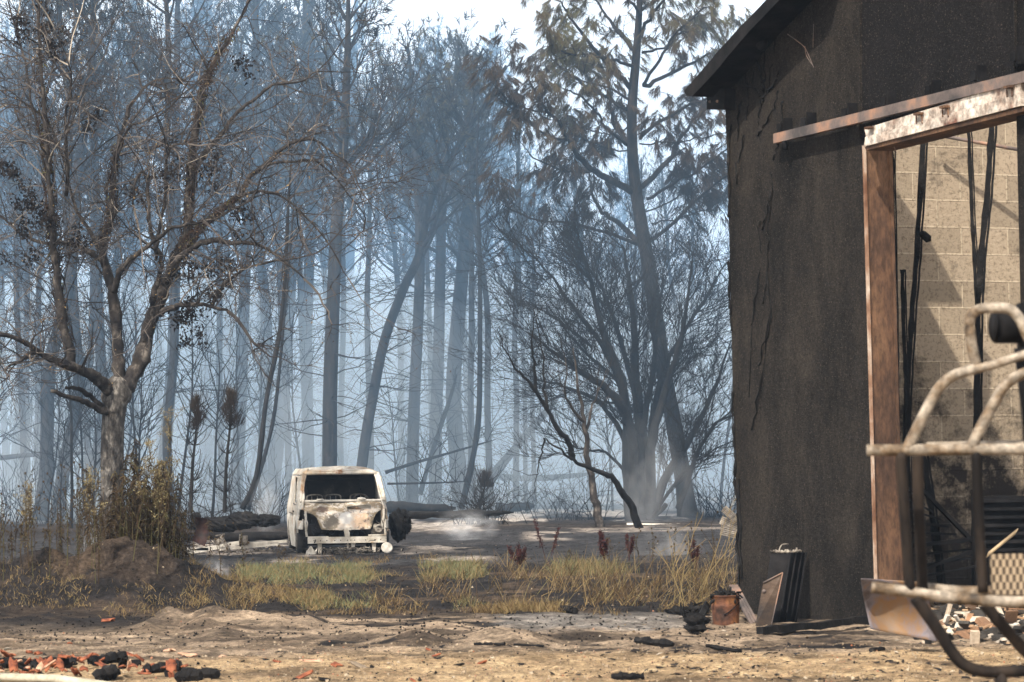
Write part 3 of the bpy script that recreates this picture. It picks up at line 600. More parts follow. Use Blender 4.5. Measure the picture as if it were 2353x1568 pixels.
# leaning poles, fallen trunks
def pole(pts, Y, r, label, name='leaning_trunk', mat='charbark', cat='tree trunk', dy=0):
    q = smooth_path([P(x, y, Y + dy * i / (len(pts) - 1)) for i, (x, y) in enumerate(pts)]); t = empty(name, tuple(q[0]), label, cat); a = MB(); a.tube(q, np.interp(np.linspace(0, 1, len(q)), [0, .8, 1], [r, r * .6, r * .12]) * (1 + .06 * rng.normal(size=len(q))), 10); a.build('trunk', MT[mat], t)
    b = MB(); tips = []
    for _ in range(14):
        i = random.randint(len(q) // 3, len(q) - 2); grow(b, q[i], (random.gauss(0, .6), random.gauss(0, .4), .8), random.uniform(.5, 1.3), .02, 1, cfb, tips)
    b.build('side_branches', MT[mat], t, smooth=False)
pole([(1082, 1152), (1120, 1108), (1180, 1035), (1250, 952), (1290, 905)], 110, .23, 'thick fallen trunk leaning up to the right from the fallen logs')
pole([(885, 1086), (960, 1062), (1030, 1042), (1140, 1010)], 100, .07, 'thin straight pole slanting up to the right from behind the van')
pole([(890, 1112), (1000, 1110), (1080, 1106)], 96, .04, 'thin level pole right of the van, under the slanting one')
pole([(965, 1137), (990, 1050), (1033, 919), (1050, 860)], 104, .10, 'slim dark trunk leaning right, ending above the long fallen log')
pole([(1060, 1170), (1085, 1060), (1100, 957), (1103, 800), (1103, 640), (1100, 520), (1096, 400), (1100, 250)], 99, .11, 'slim dark upright trunk right of the bowed thick one')
pole([(556, 1170), (590, 1090), (612, 919), (640, 780), (655, 640), (662, 480), (672, 330)], 88, .09, 'slim black trunk leaning right just left of the van')
pole([(570, 1172), (605, 1060), (632, 940), (652, 740), (668, 560), (680, 400)], 92, .07, 'second slimmer black trunk beside the leaning one left of the van')
pole([(-20, 1055), (80, 1045), (180, 1042), (240, 1040)], 105, .10, 'dark trunk fallen sideways between the pines at the left edge')
pole([(1040, 1075), (1200, 1100), (1400, 1085)], 118, .18, 'pale fallen trunk lying level in the smoke behind the stooping tree')

# --- two scorched saplings with a brown bushy head
def scorched(x, yb, ytop, yhead, Y, label, wh):
    b = MB(); nd = MB(); t = empty('scorched_sapling', tuple(P(x, yb, Y)), label, 'tree'); xt = x + 14
    q = smooth_path([P(x, yb, Y), P(x + 4, (yb + yhead) / 2, Y), P(x + 14, yhead, Y), P(xt + 4, ytop, Y)]); b.tube(q, np.linspace(.06, .01, len(q)), 6)
    s = M(1, Y)
    for _ in range(60):
        f = random.uniform(.15, .9); i = int(f * (len(q) - 1)); a = random.uniform(0, 6.28); el = random.uniform(-.2, .5)
        pts = path(q[i], (math.cos(a), math.sin(a), el), random.uniform(.5, 1.1), 6, .1, .35); b.tube(pts, np.linspace(.014, .005, 7), 3)
    n = 700; c = np.array(P(xt, yhead - 4, Y)); ph = rng.uniform(0, 6.28, n); rr_ = rng.uniform(0, 1, n) ** .5 * wh * s; hh = rng.uniform(0, 1, n)
    base = c + np.stack([(np.cos(ph) * rr_ * .9 + .10 * np.sin(hh * 9 + x)) * (1.1 - hh) ** .5 * (.35 + 1.2 * vnoise(ph * 2.2, hh * 5, 3)), np.sin(ph) * rr_ * (1.1 - hh) ** .6, (hh - .25) * (yhead - ytop) * s * 1.1], 1)
    nd.blades(base, np.stack([np.cos(ph) * .25, np.sin(ph) * .25, np.full(n, 1.0)], 1) + rng.normal(size=(n, 3)) * .22, rng.uniform(.12, .42, n), .018, rng.uniform(.1, .62, n) * (.4 + .6 * hh))
    b.build('stem', MT['charbark'], t, smooth=False); nd.build('bushy_head', MT['needle'], t, smooth=False)
scorched(438, 1180, 910, 975, 84, 'smaller black sapling with a brown bushy head, nearer the oak', 17)
scorched(516, 1178, 895, 965, 80, 'larger black sapling with an orange brown bushy head, left of the van', 24)
scorched(1100, 1190, 1095, 1118, 90, 'low black bush of drooping arched stems with a dark tuft on top', 14)
# --- undergrowth of arched bare stems
def bramble(x, yb, Y, n, hs, label, w_=1.2):
    X = (x - CX) * Y / FD; b = MB(); t = empty('bare_shrub', (X, Y, gz(X, Y)), label, 'shrub')
    for _ in range(n):
        a = random.uniform(0, 6.28); p = path((X + random.gauss(0, w_ * .35), Y + random.gauss(0, w_ * .35), gz(X, Y)), (math.cos(a) * .6, math.sin(a) * .6, 1.1), random.uniform(.7, 1.5) * hs, 9, .13, random.uniform(-.16, .02)); b.tube(p, np.linspace(.014, .004, 10), 3)
        for _ in range(3):
            i = random.randint(3, 8); b.tube(path(p[i], p[i] - p[i - 1] + rng.normal(size=3) * .06, .5 * hs * random.random() + .1, 4, .2, 0), np.linspace(.007, .003, 5), 3)
    b.build('stems', MT['charbark'], t, smooth=False)
bramble(1095, 1190, 88, 70, 1.4, 'tangled black bramble of looping bare stems in front of the fallen logs')
bramble(1320, 1200, 92, 40, 1.3, 'low tangle of bare stems behind the stooping tree', 2.0)
bramble(600, 1160, 92, 60, 2.0, 'bare spindly shrub left of the van roof', 1.5)
bramble(465, 1165, 86, 40, 1.8, 'bare spindly shrub under the smaller scorched sapling', 1.4)
bramble(1640, 1180, 96, 60, 2.0, 'bare arching shrub between the leaning pine and the building corner', 1.6)
bramble(330, 1170, 92, 50, 2.0, 'bare spindly shrub right of the oak foot', 2)
bramble(80, 1150, 96, 80, 2.4, 'wide bare thicket at the left edge of the wood', 3.5)
bramble(960, 1150, 104, 40, 1.6, 'bare thin shrub behind the log right of the van', 2.5)
bramble(1220, 1160, 104, 60, 2.0, 'faint bare thicket in the smoke left of the stooping tree', 3.0)
# --- logs, root balls
def log(p0, p1, r, label, name='fallen_log', mat='charbark'):
    q = np.linspace(np.array(tuple(p0)), np.array(tuple(p1)), 14) + rng.normal(size=(14, 3)) * r * .08; t = MB(); t.tube(q - np.array([[0, 0, r * .25]]), np.interp(np.arange(14), [0, 1, 11, 13], [r * .6, r, r * .8, r * .25]) * (1 + .12 * rng.normal(size=14)), 14)
    o = t.build(name, MT[mat]); tag(o, label, 'log')
log(P(870, 1160, 92), P(1045, 1166, 92), M(12, 92), 'big pale charred log lying right of the van, ending in a broken taper')
log(P(905, 1182, 84), P(1180, 1176, 88), M(9, 85), 'second charred log in front of the big one, under the bramble', )
log(P(425, 1232, 68), P(680, 1228, 66), M(12, 67), 'long black cracked log running left behind the van', mat='char')
log(P(1140, 1165, 100), P(1230, 1160, 100), M(12, 100), 'short faint log in the smoke right of the bramble')
def root(x, y, Y, r, label, sq=(1, .8, .8), seed=1, cat='stump'):
    m_ = MB(); c = P(x, y, Y); c = Vector((c.x, c.y, max(gz(c.x, c.y) + r * .6 * sq[2], c.z))); m_.blob(c, r * .9, seed, .42, 30, sq, fq=2.2)
    for _ in range(26):
        d = rng.normal(size=3); d[2] = abs(d[2]) * .6; d /= np.linalg.norm(d); m_.tube(path(np.array(c) + d * r * .7 * np.array(sq), d, r * random.uniform(.25, .6), 4, .3, 0), np.linspace(r * .08, r * .02, 5), 4)
    o = m_.build('root_ball', MT['char']); tag(o, label, cat)
root(918, 1206, 64, .34, 'black knobbly root ball just right of the van', (.75, .8, 1.1), 4)
root(560, 1196, 72, .30, 'black root ball with broken roots left of the van', (1.5, .8, .75), 9)
root(500, 1206, 73, .36, 'low black heap of charred roots behind the wrecked axle', (1.8, .8, .6), 12)
root(450, 1190, 73, .14, 'small round black lump on the charred log left of the wrecked axle', (1, 1, 1), 14)
root(610, 1196, 75, .25, 'small black lump between the root ball and the van', (1.6, .8, .7), 17)
# ------------------------------------------------------------------ van
MT['vanpaint'] = None
def van_mat():
    m, nt, b, v = new_mat('burnt_van_metal', .7, .15, .35)
    ash = ramp(nt, noise(nt, v, 3.2, 7, .7), [(.30, (.30, .26, .20)), (.45, (.50, .45, .37)), (.6, (.68, .64, .57))])
    rust = ramp(nt, noise(nt, mapped(nt, v, (1, 1, .5)), 1.8, 7, .75), [(.42, (.30, .15, .07)), (.6, (.50, .36, .22))])
    c = mix(nt, ramp(nt, noise(nt, v, 1.5, 6, .7, .6), [(.52, (0, 0, 0)), (.62, (1, 1, 1))]), ash, rust)
    c = mix(nt, ramp(nt, noise(nt, v, 9, 7, .8), [(.58, (0, 0, 0)), (.64, (1, 1, 1))]), c, (.13, .115, .10))
    nt.links.new(c, b.inputs['Base Color']); bump(nt, b, noise(nt, v, 30, 5, .7), .35, .01); return m
MT['van'] = van_mat()
HOODP = []
def _hp():
    C0 = G(793, 1272); yaw = R_(7.5); zb = gz(C0.x, C0.y)
    for (x, y, r_, cc) in [(780, 950, .21, (.20, .17, .13)), (975, 900, .17, (.72, .69, .64)), (1210, 940, .20, (.66, .48, .33)), (660, 780, .13, (.20, .14, .10)), (1400, 700, .16, (.34, .26, .17)), (450, 730, .14, (.40, .32, .23))]:
        u = (x - 960) / 659; z = (1392 - y) / 659; vv = float(np.interp(z, [.55, .85, 1.13], [.02, .14, .5]))
        HOODP.append(((C0.x + u * math.cos(yaw) - vv * math.sin(yaw), C0.y + u * math.sin(yaw) + vv * math.cos(yaw), zb + z), 0, r_, cc))
_hp()
def hood_mat():
    m, nt, b, v = new_mat('burnt_bonnet_metal', .65, .15, .35)
    c = ramp(nt, noise(nt, v, 2.0, 6, .7, .4), [(.36, (.15, .125, .095)), (.46, (.30, .23, .14)), (.52, (.66, .60, .52)), (.7, (.68, .50, .35))])
    for (wx, wy, r_, cc) in HOODP:
        ds = nt.nodes.new('ShaderNodeVectorMath'); ds.operation = 'DISTANCE'; nt.links.new(v, ds.inputs[0]); ds.inputs[1].default_value = wx
        ma = nt.nodes.new('ShaderNodeMath'); ma.operation = 'MULTIPLY_ADD'; nt.links.new(noise(nt, v, 7, 6, .75), ma.inputs[0]); ma.inputs[1].default_value = r_ * 1.6; nt.links.new(ds.outputs['Value'], ma.inputs[2])
        c = mix(nt, ramp(nt, ma.outputs[0], [(r_ * 1.55, (1, 1, 1)), (r_ * 1.75, (0, 0, 0))]), c, cc)
    c = mix(nt, ramp(nt, noise(nt, v, 9, 8, .8), [(.56, (0, 0, 0)), (.60, (.9, .9, .9))]), c, (.74, .70, .64))
    c = mix(nt, ramp(nt, noise(nt, v, 5, 8, .75, .5), [(.56, (0, 0, 0)), (.62, (1, 1, 1))]), c, (.12, .085, .075))
    nt.links.new(c, b.inputs['Base Color']); bump(nt, b, noise(nt, v, 40, 5, .7), .3, .01); return m
MT['hood'] = hood_mat()
MT['vanin'] = m_noise('sooty_interior_metal', [(.38, (.006, .006, .007)), (.6, (.020, .018, .018)), (.8, (.10, .085, .07))], 4, (1, 1, 1), 6, .8, .4, .01, 20)
MT['ashbit'] = m_noise('ash_white_metal', [(.3, (.35, .32, .27)), (.6, (.66, .62, .55))], 8, (1, 1, 1), 6, .8, .4, .01, 30)
MT['scrap'] = m_noise('scorched_scrap', [(.35, (.03, .027, .025)), (.5, (.16, .14, .12)), (.7, (.42, .38, .32))], 7, (1, 1, 1), 7, .85, .6, .01, 30)
MT['tyre'] = m_noise('burnt_tyre', [(.35, (.012, .012, .013)), (.7, (.05, .047, .045))], 8, (1, 1, 1), 5, .9, .6, .01, 40)
def van():
    C0 = G(793, 1272); yaw = R_(7.5); ax = Vector((math.cos(yaw), math.sin(yaw), 0)); ay = Vector((-math.sin(yaw), math.cos(yaw), 0)); az = Vector((.004, 0, 1)).normalized(); zb = gz(C0.x, C0.y) + .0
    O = np.array((C0.x, C0.y, zb)); AX, AY, AZ = (np.array(tuple(a)) for a in (ax, ay, az))
    def W(u, v, w_): u = np.asarray(u, float); return O + u[..., None] * AX + np.asarray(v, float)[..., None] * AY + np.asarray(w_, float)[..., None] * AZ
    def w1(u, v, z): return Vector(tuple(W(np.array(u), np.array(v), np.array(z))))
    t = empty('burnt_van', tuple(O), 'burnt out white van with empty windscreen and rusted ash white body', 'van')
    K = 1 / 659.0
    def cu(x): return (x - 960) * K
    def cw(y): return (1392 - y) * K
    fz = lambda z: np.interp(z, [.0, .3, .55, .85, 1.13, 1.68, 1.78, 1.85], [.02, .0, .02, .14, .50, 1.12, 1.38, 1.9])   # depth of the nose profile at height z
    hw = lambda z: np.interp(z, [.1, .5, .95, 1.15, 1.5, 1.68, 1.76, 1.80], [.915, .95, .935, .905, .855, .81, .755, .70])
    # body sides
    SP = .018
    def side(sg):
        m_ = MB(); L0 = 4.65
        def mp(U, V_):
            z = .12 + V_ * 1.66; fv = fz(z); s = fv + U * (L0 - fv)
            u = hw(z); cr = np.clip(1 - (s - fv) / .42, 0, 1); u = u - .085 * cr ** 2 * (1 if True else 0)
            ar = np.exp(-((s - .82) / .34) ** 2 - ((z - .42) / .30) ** 2) * .045 + np.exp(-((s - 3.75) / .36) ** 2 - ((z - .42) / .30) ** 2) * .03
            u = u + ar + (fbm(s * 2.2, z * 2.2 + sg, 7, 3) - .5) * .05 - .012 * np.exp(-((z - .8) / .05) ** 2)
            return W(sg * u, s, z + (fbm(s * 1.3, z, 9, 2) - .5) * .02)
        def keep(U, V_):
            z = .12 + V_ * 1.66; fv = fz(z); s = fv + U * (L0 - fv)
            k = ~(((s - .82) ** 2 + (z - .34) ** 2) < .37 ** 2); k &= ~(((s - 3.75) ** 2 + (z - .34) ** 2) < .36 ** 2); k &= ~((z < .34) & (abs(s - .82) < .37)) & ~((z < .34) & (abs(s - 3.75) < .36))
            k &= ~inpoly(s, z, [(.98, 1.06), (1.52, 1.60), (2.22, 1.62), (2.22, 1.06)])          # door window
            k &= ~((abs(s - .98) < .010) & (z > .5) & (z < 1.06)) & ~((abs(s - 2.32) < .012) & (z < 1.68)) & ~((abs(s - 3.42) < .012) & (z > .42) & (z < 1.66)) & ~((z > 1.64) & (z < 1.655) & (s > 1.2))
            k &= ~((s < .42) & (z > .70) & (z < .92) & (s > .10)); k &= ~((s < .45) & (z < .52)); k &= ~((z < .2 + .1 * fbm(s * 3, s * 0, 3)) & (s < .5))
            return k
        sheet(m_, 260, 110, mp, keep, .03); return m_
    for sg in (-1, 1):
        o = side(sg).build('side_panel', MT['van'], t, smooth=True)
        d = MB(); pts = [w1(sg * .945, .98, 1.07), w1(sg * .885, 1.52, 1.61), w1(sg * .885, 2.22, 1.63), w1(sg * .945, 2.23, 1.05), w1(sg * .945, .98, 1.05)]
        d.tube(pts, .022, 6); d.tube([w1(sg * .915, 1.25, 1.05), w1(sg * .88, 1.27, 1.35)], .015, 5); d.build('window_frame', MT['van'], o)
        h = MB(); h.box(w1(sg * .965, 2.12, .88), ax * .018, ay * .09, az * .018); h.build('door_handle', MT['vanin'], o)
        r_ = MB(); r_.box(w1(sg * .975, 2.9, .84), ax * .015, ay * .5, az * .012); r_.build('sliding_rail', MT['scrap'], o)
    # roof
    m_ = MB()
    def mp(U, V_):
        a = (V_ - .5) * 2; s = 1.10 + U * 3.55; hump = np.exp(-((s - 1.75) / .7) ** 2) * .055
        z = 1.665 + (.115 * (1 - abs(a) ** 5) + .02 * (1 - a * a)) * np.clip((s - 1.0) / .40, .25, 1) ** .7 + hump * .3 * (1 - a ** 2) + (fbm(s * 1.5, a * 2, 5, 3) - .5) * .03
        return W(a * .815, s + .05 * a ** 2 * (1 - U), z)
    sheet(m_, 90, 60, mp, None, .03); 
    m_.tube([w1(a * .80, 1.10 + .06 * a * a, 1.690 + .005 * (1 - a * a)) for a in np.linspace(-1, 1, 15)], .035, 8); m_.build('roof', MT['van'], t)
    # windscreen frame: pillars and sill
    for sg in (-1, 1):
        p = MB(); a = np.linspace(0, 1, 12)
        pts = [w1(sg * (.895 - .095 * q ** 1.2), .50 + .64 * q, 1.10 + .59 * q) for q in a]; p.tube(pts, .028, 8); pts = [w1(sg * (.862 - .09 * q), .51 + .64 * q, 1.10 + .57 * q) for q in a]; p.tube(pts, .014, 6); p.build('windscreen_pillar', MT['van'] if sg > 0 else MT['van'], t)
    s_ = MB(); s_.tube([w1(a * .86, .50 + .07 * a * a - .04, 1.105 - .0 * a) for a in np.linspace(-1, 1, 15)], .03, 8)
    s_.blob(w1(cu(640), .47, 1.135), .05, 4, .5, 8, (1.6, 1, .5)); s_.blob(w1(cu(1215), .47, 1.14), .06, 9, .5, 8, (1.6, 1, .6)); s_.build('windscreen_sill', MT['ashbit'], t)
    # bonnet
    hp = [(370, 672), (560, 690), (760, 694), (960, 690), (1200, 676), (1512, 648), (1506, 740), (1480, 785), (1430, 815), (1390, 862), (1362, 920), (1350, 970), (1330, 1030), (1312, 1056), (1180, 1062), (960, 1066), (760, 1062), (632, 1050), (600, 960), (575, 890), (530, 845), (480, 822), (420, 815), (396, 770)]
    hp = [(cu(x), cw(y)) for x, y in hp]; slot = [(cu(1003), cw(742)), (cu(1330), cw(718)), (cu(1335), cw(772)), (cu(1005), cw(790))]
    m_ = MB()
    def mp(U, V_):
        u = -.92 + U * 1.84; z = .48 + V_ * .68; v = fz(z) + .10 * (u / .92) ** 4 + .03 * (u / .92) ** 2 - .03 * np.exp(-((z - .8) / .18) ** 2) + (fbm(u * 2.0, z * 2.0, 15, 2) - .5) * .022 - .008 * np.exp(-((abs(u) - .46 - (z - .55) * .1) / .02) ** 2)
        return W(u, v, z)
    def kp(U, V_):
        u = -.92 + U * 1.84; z = .48 + V_ * .68; return inpoly(u, z, hp) & ~inpoly(u, z, slot)
    sheet(m_, 240, 100, mp, kp, .02); o = m_.build('bonnet', MT['hood'], t)
    g = MB(); g.tube([w1(a, fz(b) - .012, b) for a, b in slot + slot[:1]], .010, 5); g.box(w1(cu(1170), fz(.98) + .06, .975), ax * .25, ay * .01, az * .05); g.box(w1(cu(1145), fz(.96) + .03, .957), ax * .035, ay * .02, az * .02); g.build('vent_slot', MT['van'], o)
    # front posts beside the lamp holes, inner wings
    for sg in (-1, 1):
        p = MB(); xs = [(418, 800), (425, 880), (415, 960), (425, 1060), (435, 1150)] if sg < 0 else [(1505, 780), (1508, 870), (1490, 960), (1520, 1060), (1525, 1150)]
        p.tube(smooth_path([w1(cu(x), .06 + .12 * max(0, cw(y) - .6), cw(y)) for x, y in xs]), .024, 4, flat=1.3)
        p.tube([w1(sg * .80, .04, .50), w1(sg * .78, .05, .66), w1(sg * .84, .12, .84)], .014, 5)
        p.build('headlamp_post', MT['van'], t)
        p = MB(); c = w1(sg * .70, .16, .50); p.blob(c, .17, 20 + sg, .6, 16, (1, .5, .75)); 
        for _ in range(10):
            d = rng.normal(size=3); p.tube(path(np.array(c) + d * .08, d, .22, 4, .5, 0), .012, 4)
        if sg > 0: p.tube([w1(.72 + .07 * math.cos(a), .06, .52 + .07 * math.sin(a)) for a in np.linspace(0, 6.28, 14)], .022, 6)
        p.build('melted_headlamp', MT['vanin'] if sg < 0 else MT['scrap'], t)
    # dark engine bay, bumper beam and struts
    e = MB(); e.box(w1(0, .55, .62), ax * .80, ay * .02, az * .45); e.box(w1(0, 2.4, .30), ax * .86, ay * 2.2, az * .02)
    for _ in range(26):
        c = w1(random.uniform(-.7, .7), random.uniform(.2, .45), random.uniform(.22, .55)); e.blob(c, random.uniform(.04, .11), random.randint(0, 99), .5, 8)
    e.build('engine_bay', MT['vanin'], t)
    b = MB(); b.box(w1(cu(990), .02, cw(1200)), ax * .828, ay * .035, az * .066); b.box(w1(cu(590), .03, cw(1155)), ax * .215, ay * .03, az * .014); b.box(w1(cu(1410), .03, cw(1140)), ax * .19, ay * .03, az * .014)
    ob = b.build('bumper_beam', MT['van'], t, smooth=False)
    hl = MB()
    for x in (530, 620, 708, 818, 900, 1040, 1093, 1246, 1368, 1455, 995):
        hl.tube([w1(cu(x), -.018, cw(1205)), w1(cu(x), -.012, cw(1205))], .012, 10)
    hl.build('bolt_hole', MT['char'], ob)
    b = MB(); b.prism([w1(cu(x), .0, cw(y)) for x, y in [(943, 1062), (1010, 1062), (1026, 1100), (1024, 1165), (962, 1165)]], ay * .03); b.tube([w1(cu(955), 0, cw(1062)), w1(cu(962), 0, cw(1165))], .008, 5)
    for x, y0, y1, h_ in ((612, 1250, 1385, .045), (1365, 1235, 1372, .045), (1002, 1240, 1322, .014), (1075, 1240, 1300, .05)):
        b.prism([w1(cu(x) - h_, .05, cw(y0)), w1(cu(x) + h_, .05, cw(y0)), w1(cu(x) + h_ * .7, .05, cw(y1)), w1(cu(x) - h_ * .7, .05, cw(y1))], ay * .05)
    b.build('bumper_strut', MT['van'], t, smooth=False)
    # interior: bulkhead, seat frames, steering column
    i_ = MB(); i_.box(w1(0, 2.35, 1.0), ax * .84, ay * .015, az * .68); 
    fr = [w1(-.6, 2.3, 1.18), w1(.45, 2.3, 1.18), w1(.5, 2.3, 1.25), w1(.5, 2.3, 1.5), w1(.42, 2.3, 1.56), w1(-.6, 2.3, 1.56), w1(-.66, 2.3, 1.5), w1(-.66, 2.3, 1.25), w1(-.6, 2.3, 1.18)]
    i_.tube(smooth_path(fr, 3), .016, 5); i_.box(w1(0, 2.33, 1.12), ax * .8, ay * .03, az * .012); i_.build('bulkhead', MT['vanin'], t)
    for cx_ in (-.52, -.12, .42):
        s = MB(); s.tube(smooth_path([w1(cx_ - .17, 1.75, .7), w1(cx_ - .17, 1.85, 1.12), w1(cx_ - .12, 1.87, 1.22), w1(cx_ + .12, 1.87, 1.22), w1(cx_ + .17, 1.85, 1.12), w1(cx_ + .17, 1.75, .7)], 4), .018, 6)
        for k in (-.06, .06): s.tube([w1(cx_ + k, 1.8, .75), w1(cx_ + k, 1.85, 1.2)], .010, 5)
        s.build('seat_frame', MT['scrap'], t)
    s = MB(); s.tube([w1(.42 + .17 * math.cos(a), .95 + .08 * math.sin(a), 1.10 + .14 * math.sin(a)) for a in np.linspace(0, 6.28, 20)], .012, 6); s.tube([w1(.42, .95, 1.1), w1(.42, .7, .9)], .02, 6); s.build('steering_wheel', MT['vanin'], t)
    for (u, v) in ((-.86, .82), (.86, .82), (-.86, 3.75), (.86, 3.75)):
        wl = MB(); c = w1(u, v, .28)
        def ring(r, d): return [c + ax * d + ay * (r * math.cos(a)) + az * (r * math.sin(a)) for a in np.linspace(0, 2 * math.pi, 28)]
        prof = [(.20, -.10), (.28, -.115), (.315, -.08), (.32, 0), (.315, .08), (.28, .115), (.20, .10)]
        V = np.array([[tuple(q) for q in ring(r, d)] for r, d in prof]); n_, k_ = V.shape[:2]; ii = np.arange(n_ - 1)[:, None] * k_; jj = np.arange(k_ - 1)[None, :]
        wl.add(V.reshape(-1, 3), np.stack([ii + jj, ii + jj + 1, ii + k_ + jj + 1, ii + k_ + jj], -1).reshape(-1, 4)); ow = wl.build('wheel', MT['tyre'], t)
        rm = MB(); sg = 1 if u > 0 else -1; rm.tube([c + ax * sg * .085, c + ax * sg * .10], .195, 20); rm.tube([c + ax * sg * .10, c + ax * sg * .12], .07, 12)
        rm.tube(ring(.2, sg * .11), .014, 6); rm.build('rim', MT['scrap'], ow)
    # bits lying under the nose
    d = MB()
    for _ in range(260):
        c = w1(random.gauss(.05, .42), random.uniform(-.15, .4), random.uniform(0, .13)); dd = Vector((random.gauss(0, 1), random.gauss(0, .5), random.gauss(0, .35))).normalized() * random.uniform(.02, .09)
        d.tube([c - dd, c + Vector((0, 0, random.gauss(0, .015))), c + dd], random.uniform(.003, .014), 4)
    o = d.build('melted_debris', MT['scrap']); tag(o, 'twisted burnt scraps heaped under the nose of the van', 'debris', kind='stuff')
    dc = MB(); c = w1(cu(1533), -.12, cw(1312)); nrm = (-ay * .9 + az * .35 - ax * .1).normalized(); e1 = ax; e2 = nrm.cross(ax).normalized()
    V = [[tuple(c + (e1 * math.cos(a) + e2 * math.sin(a)) * r - nrm * dpt) for a in np.linspace(0, 2 * math.pi, 28)] for r, dpt in ((.001, 0), (.05, .003), (.085, .012), (.105, .0), (.12, .012), (.12, .03), (.10, .03), (.001, .03))]
    V = np.array(V); n_, k_ = V.shape[:2]; ii = np.arange(n_ - 1)[:, None] * k_; jj = np.arange(k_ - 1)[None, :]; dc.add(V.reshape(-1, 3), np.stack([ii + jj, ii + jj + 1, ii + k_ + jj + 1, ii + k_ + jj], -1).reshape(-1, 4))
    tag(dc.build('metal_disc', MT['ashbit']), 'ash white round metal disc leaning below the right front corner of the van', 'metal disc')
    fg = MB()
    def mp(U, V_): 
        a = (U - .5) * 2; h = V_; return W(cu(485) + a * .115 + .02 * h, -.05 - .10 * np.cos(a * 1.2) + .04 * fbm(a * 3, h * 3, 4), .0 + h * (.125 + .05 * np.cos(a * 4 + 1)) )
    sheet(fg, 24, 14, mp, None, .008); tag(fg.build('bent_metal_scrap', MT['ashbit']), 'small bent ash white sheet below the left front corner of the van', 'metal scrap')
van()

# wrecked axle frame left of the van
def wreck():
    t = empty('wrecked_axle', tuple(on(530, 1262)), 'pale collapsed trailer frame and axle lying left of the van', 'wreckage'); Y = 62
    a = MB()
    for (p, q, h) in [((432, 1270), (560, 1246), 5), ((505, 1262), (640, 1250), 3.5), ((480, 1262), (430, 1262), 3), ((560, 1250), (660, 1244), 3)]:
        c = (P(*p, Y) + P(*q, Y)) / 2; v = (P(*q, Y) - P(*p, Y)) / 2; a.box(c, v, Vector((0, .06, 0)), Vector((0, 0, M(h, Y))))
    a.build('frame_beam', MT['ashbit'], t, smooth=False)
    b = MB(); b.tube([P(508, 1232, Y - .5), P(530, 1272, Y - .6)], M(4, Y), 8); b.tube([P(492, 1240, Y), P(505, 1262, Y)], M(4, Y), 8); b.tube([P(495, 1232, Y - .3), P(515, 1228, Y - .3), P(512, 1240, Y)], .02, 5); b.blob(P(500, 1248, Y), .09, 3, .4, 10); b.build('spring_arm', MT['scrap'], t)
    h = MB(); c = P(560, 1242, Y - .2); h.tube([c - Vector((.06, 0, 0)), c + Vector((.08, .03, 0))], M(11, Y), 16); h.tube([c - Vector((.09, 0, 0)), c - Vector((.06, 0, 0))], M(14, Y), 16); h.build('wheel_hub', MT['scrap'], t)
    d = MB()
    for _ in range(140):
        g = on(random.gauss(520, 50), random.gauss(1266, 5)); v = Vector((random.gauss(0, .1), random.gauss(0, .05), abs(random.gauss(0, .03)))); d.tube([g, g + v * .5 + Vector((0, 0, .02)), g + v], random.uniform(.005, .02), 4)
    tag(d.build('scattered_scrap', MT['scrap']), 'pale ash and metal scraps strewn round the wrecked axle', 'debris', kind='stuff')
    s = MB(); s.prism([P(x, y, 64) for x, y in [(448, 1188), (476, 1192), (480, 1230), (470, 1256), (440, 1242), (450, 1215)]], (0, .05, 0)); tag(s.build('bent_sheet', m_noise('rusty_sheet', [(.4, (.012, .008, .008)), (.6, (.045, .018, .014))], 4, rough=.7)), 'dark red bent metal sheet standing before the charred log', 'metal sheet')
wreck()

# ------------------------------------------------------------------ the burnt hall
def stucco_mat(name, base):
    m, nt, b, v = new_mat(name, .92, 0, .15)
    c = ramp(nt, noise(nt, mapped(nt, v, (1, 1, .6)), 1.3, 8, .72, .4), base)
    c = mix(nt, .55, c, ramp(nt, noise(nt, v, 26, 5, .85), [(.36, (.05, .05, .05)), (.64, (.97, .95, .92))]), 'OVERLAY')
    sp = ramp(nt, noise(nt, v, 60, 2, .6), [(.62, (0, 0, 0)), (.70, (1, 1, 1))]); c = mix(nt, sp, c, (.10, .08, .062))
    nt.links.new(c, b.inputs['Base Color']); bump(nt, b, noise(nt, v, 15, 7, .85), 1.0, .06); return m
MT['wall'] = stucco_mat('sooty_render', [(.34, (.007, .0065, .0065)), (.48, (.018, .0155, .014)), (.66, (.038, .032, .027))])
MT['wall2'] = stucco_mat('sooty_cladding', [(.3, (.004, .004, .005)), (.55, (.010, .009, .010)), (.75, (.026, .022, .021))])
MT['rust'] = m_noise('rusted_steel', [(.34, (.025, .014, .010)), (.52, (.080, .042, .024)), (.74, (.17, .095, .052))], 1.6, (1, 1, .35), 7, .8, .4, .01, 30, fine=(20, .4))
MT['greysteel'] = m_noise('scorched_grey_steel', [(.35, (.05, .045, .045)), (.5, (.14, .11, .10)), (.62, (.30, .17, .11)), (.75, (.34, .31, .29))], 1.6, (1, 1, 1), 7, .7, .4, .01, 30)
MT['whitesteel'] = m_noise('flaking_white_steel', [(.34, (.14, .05, .032)), (.42, (.28, .22, .18)), (.54, (.46, .41, .36)), (.7, (.60, .56, .50))], 2.2, (1, 1, 1), 8, .75, .5, .01, 20, fine=(12, .5))
MT['blacksteel'] = m_noise('sooty_steel', [(.4, (.004, .004, .005)), (.7, (.017, .016, .017))], 4, (1, 1, 1), 5, .8, .3, .01, 20, spec=.12)
MT['jambedge'] = m_noise('chipped_edge_steel', [(.40, (.12, .055, .03)), (.52, (.24, .14, .09)), (.66, (.48, .40, .33))], 3, (1, 1, .5), 8, .8, .4, .01, 30)
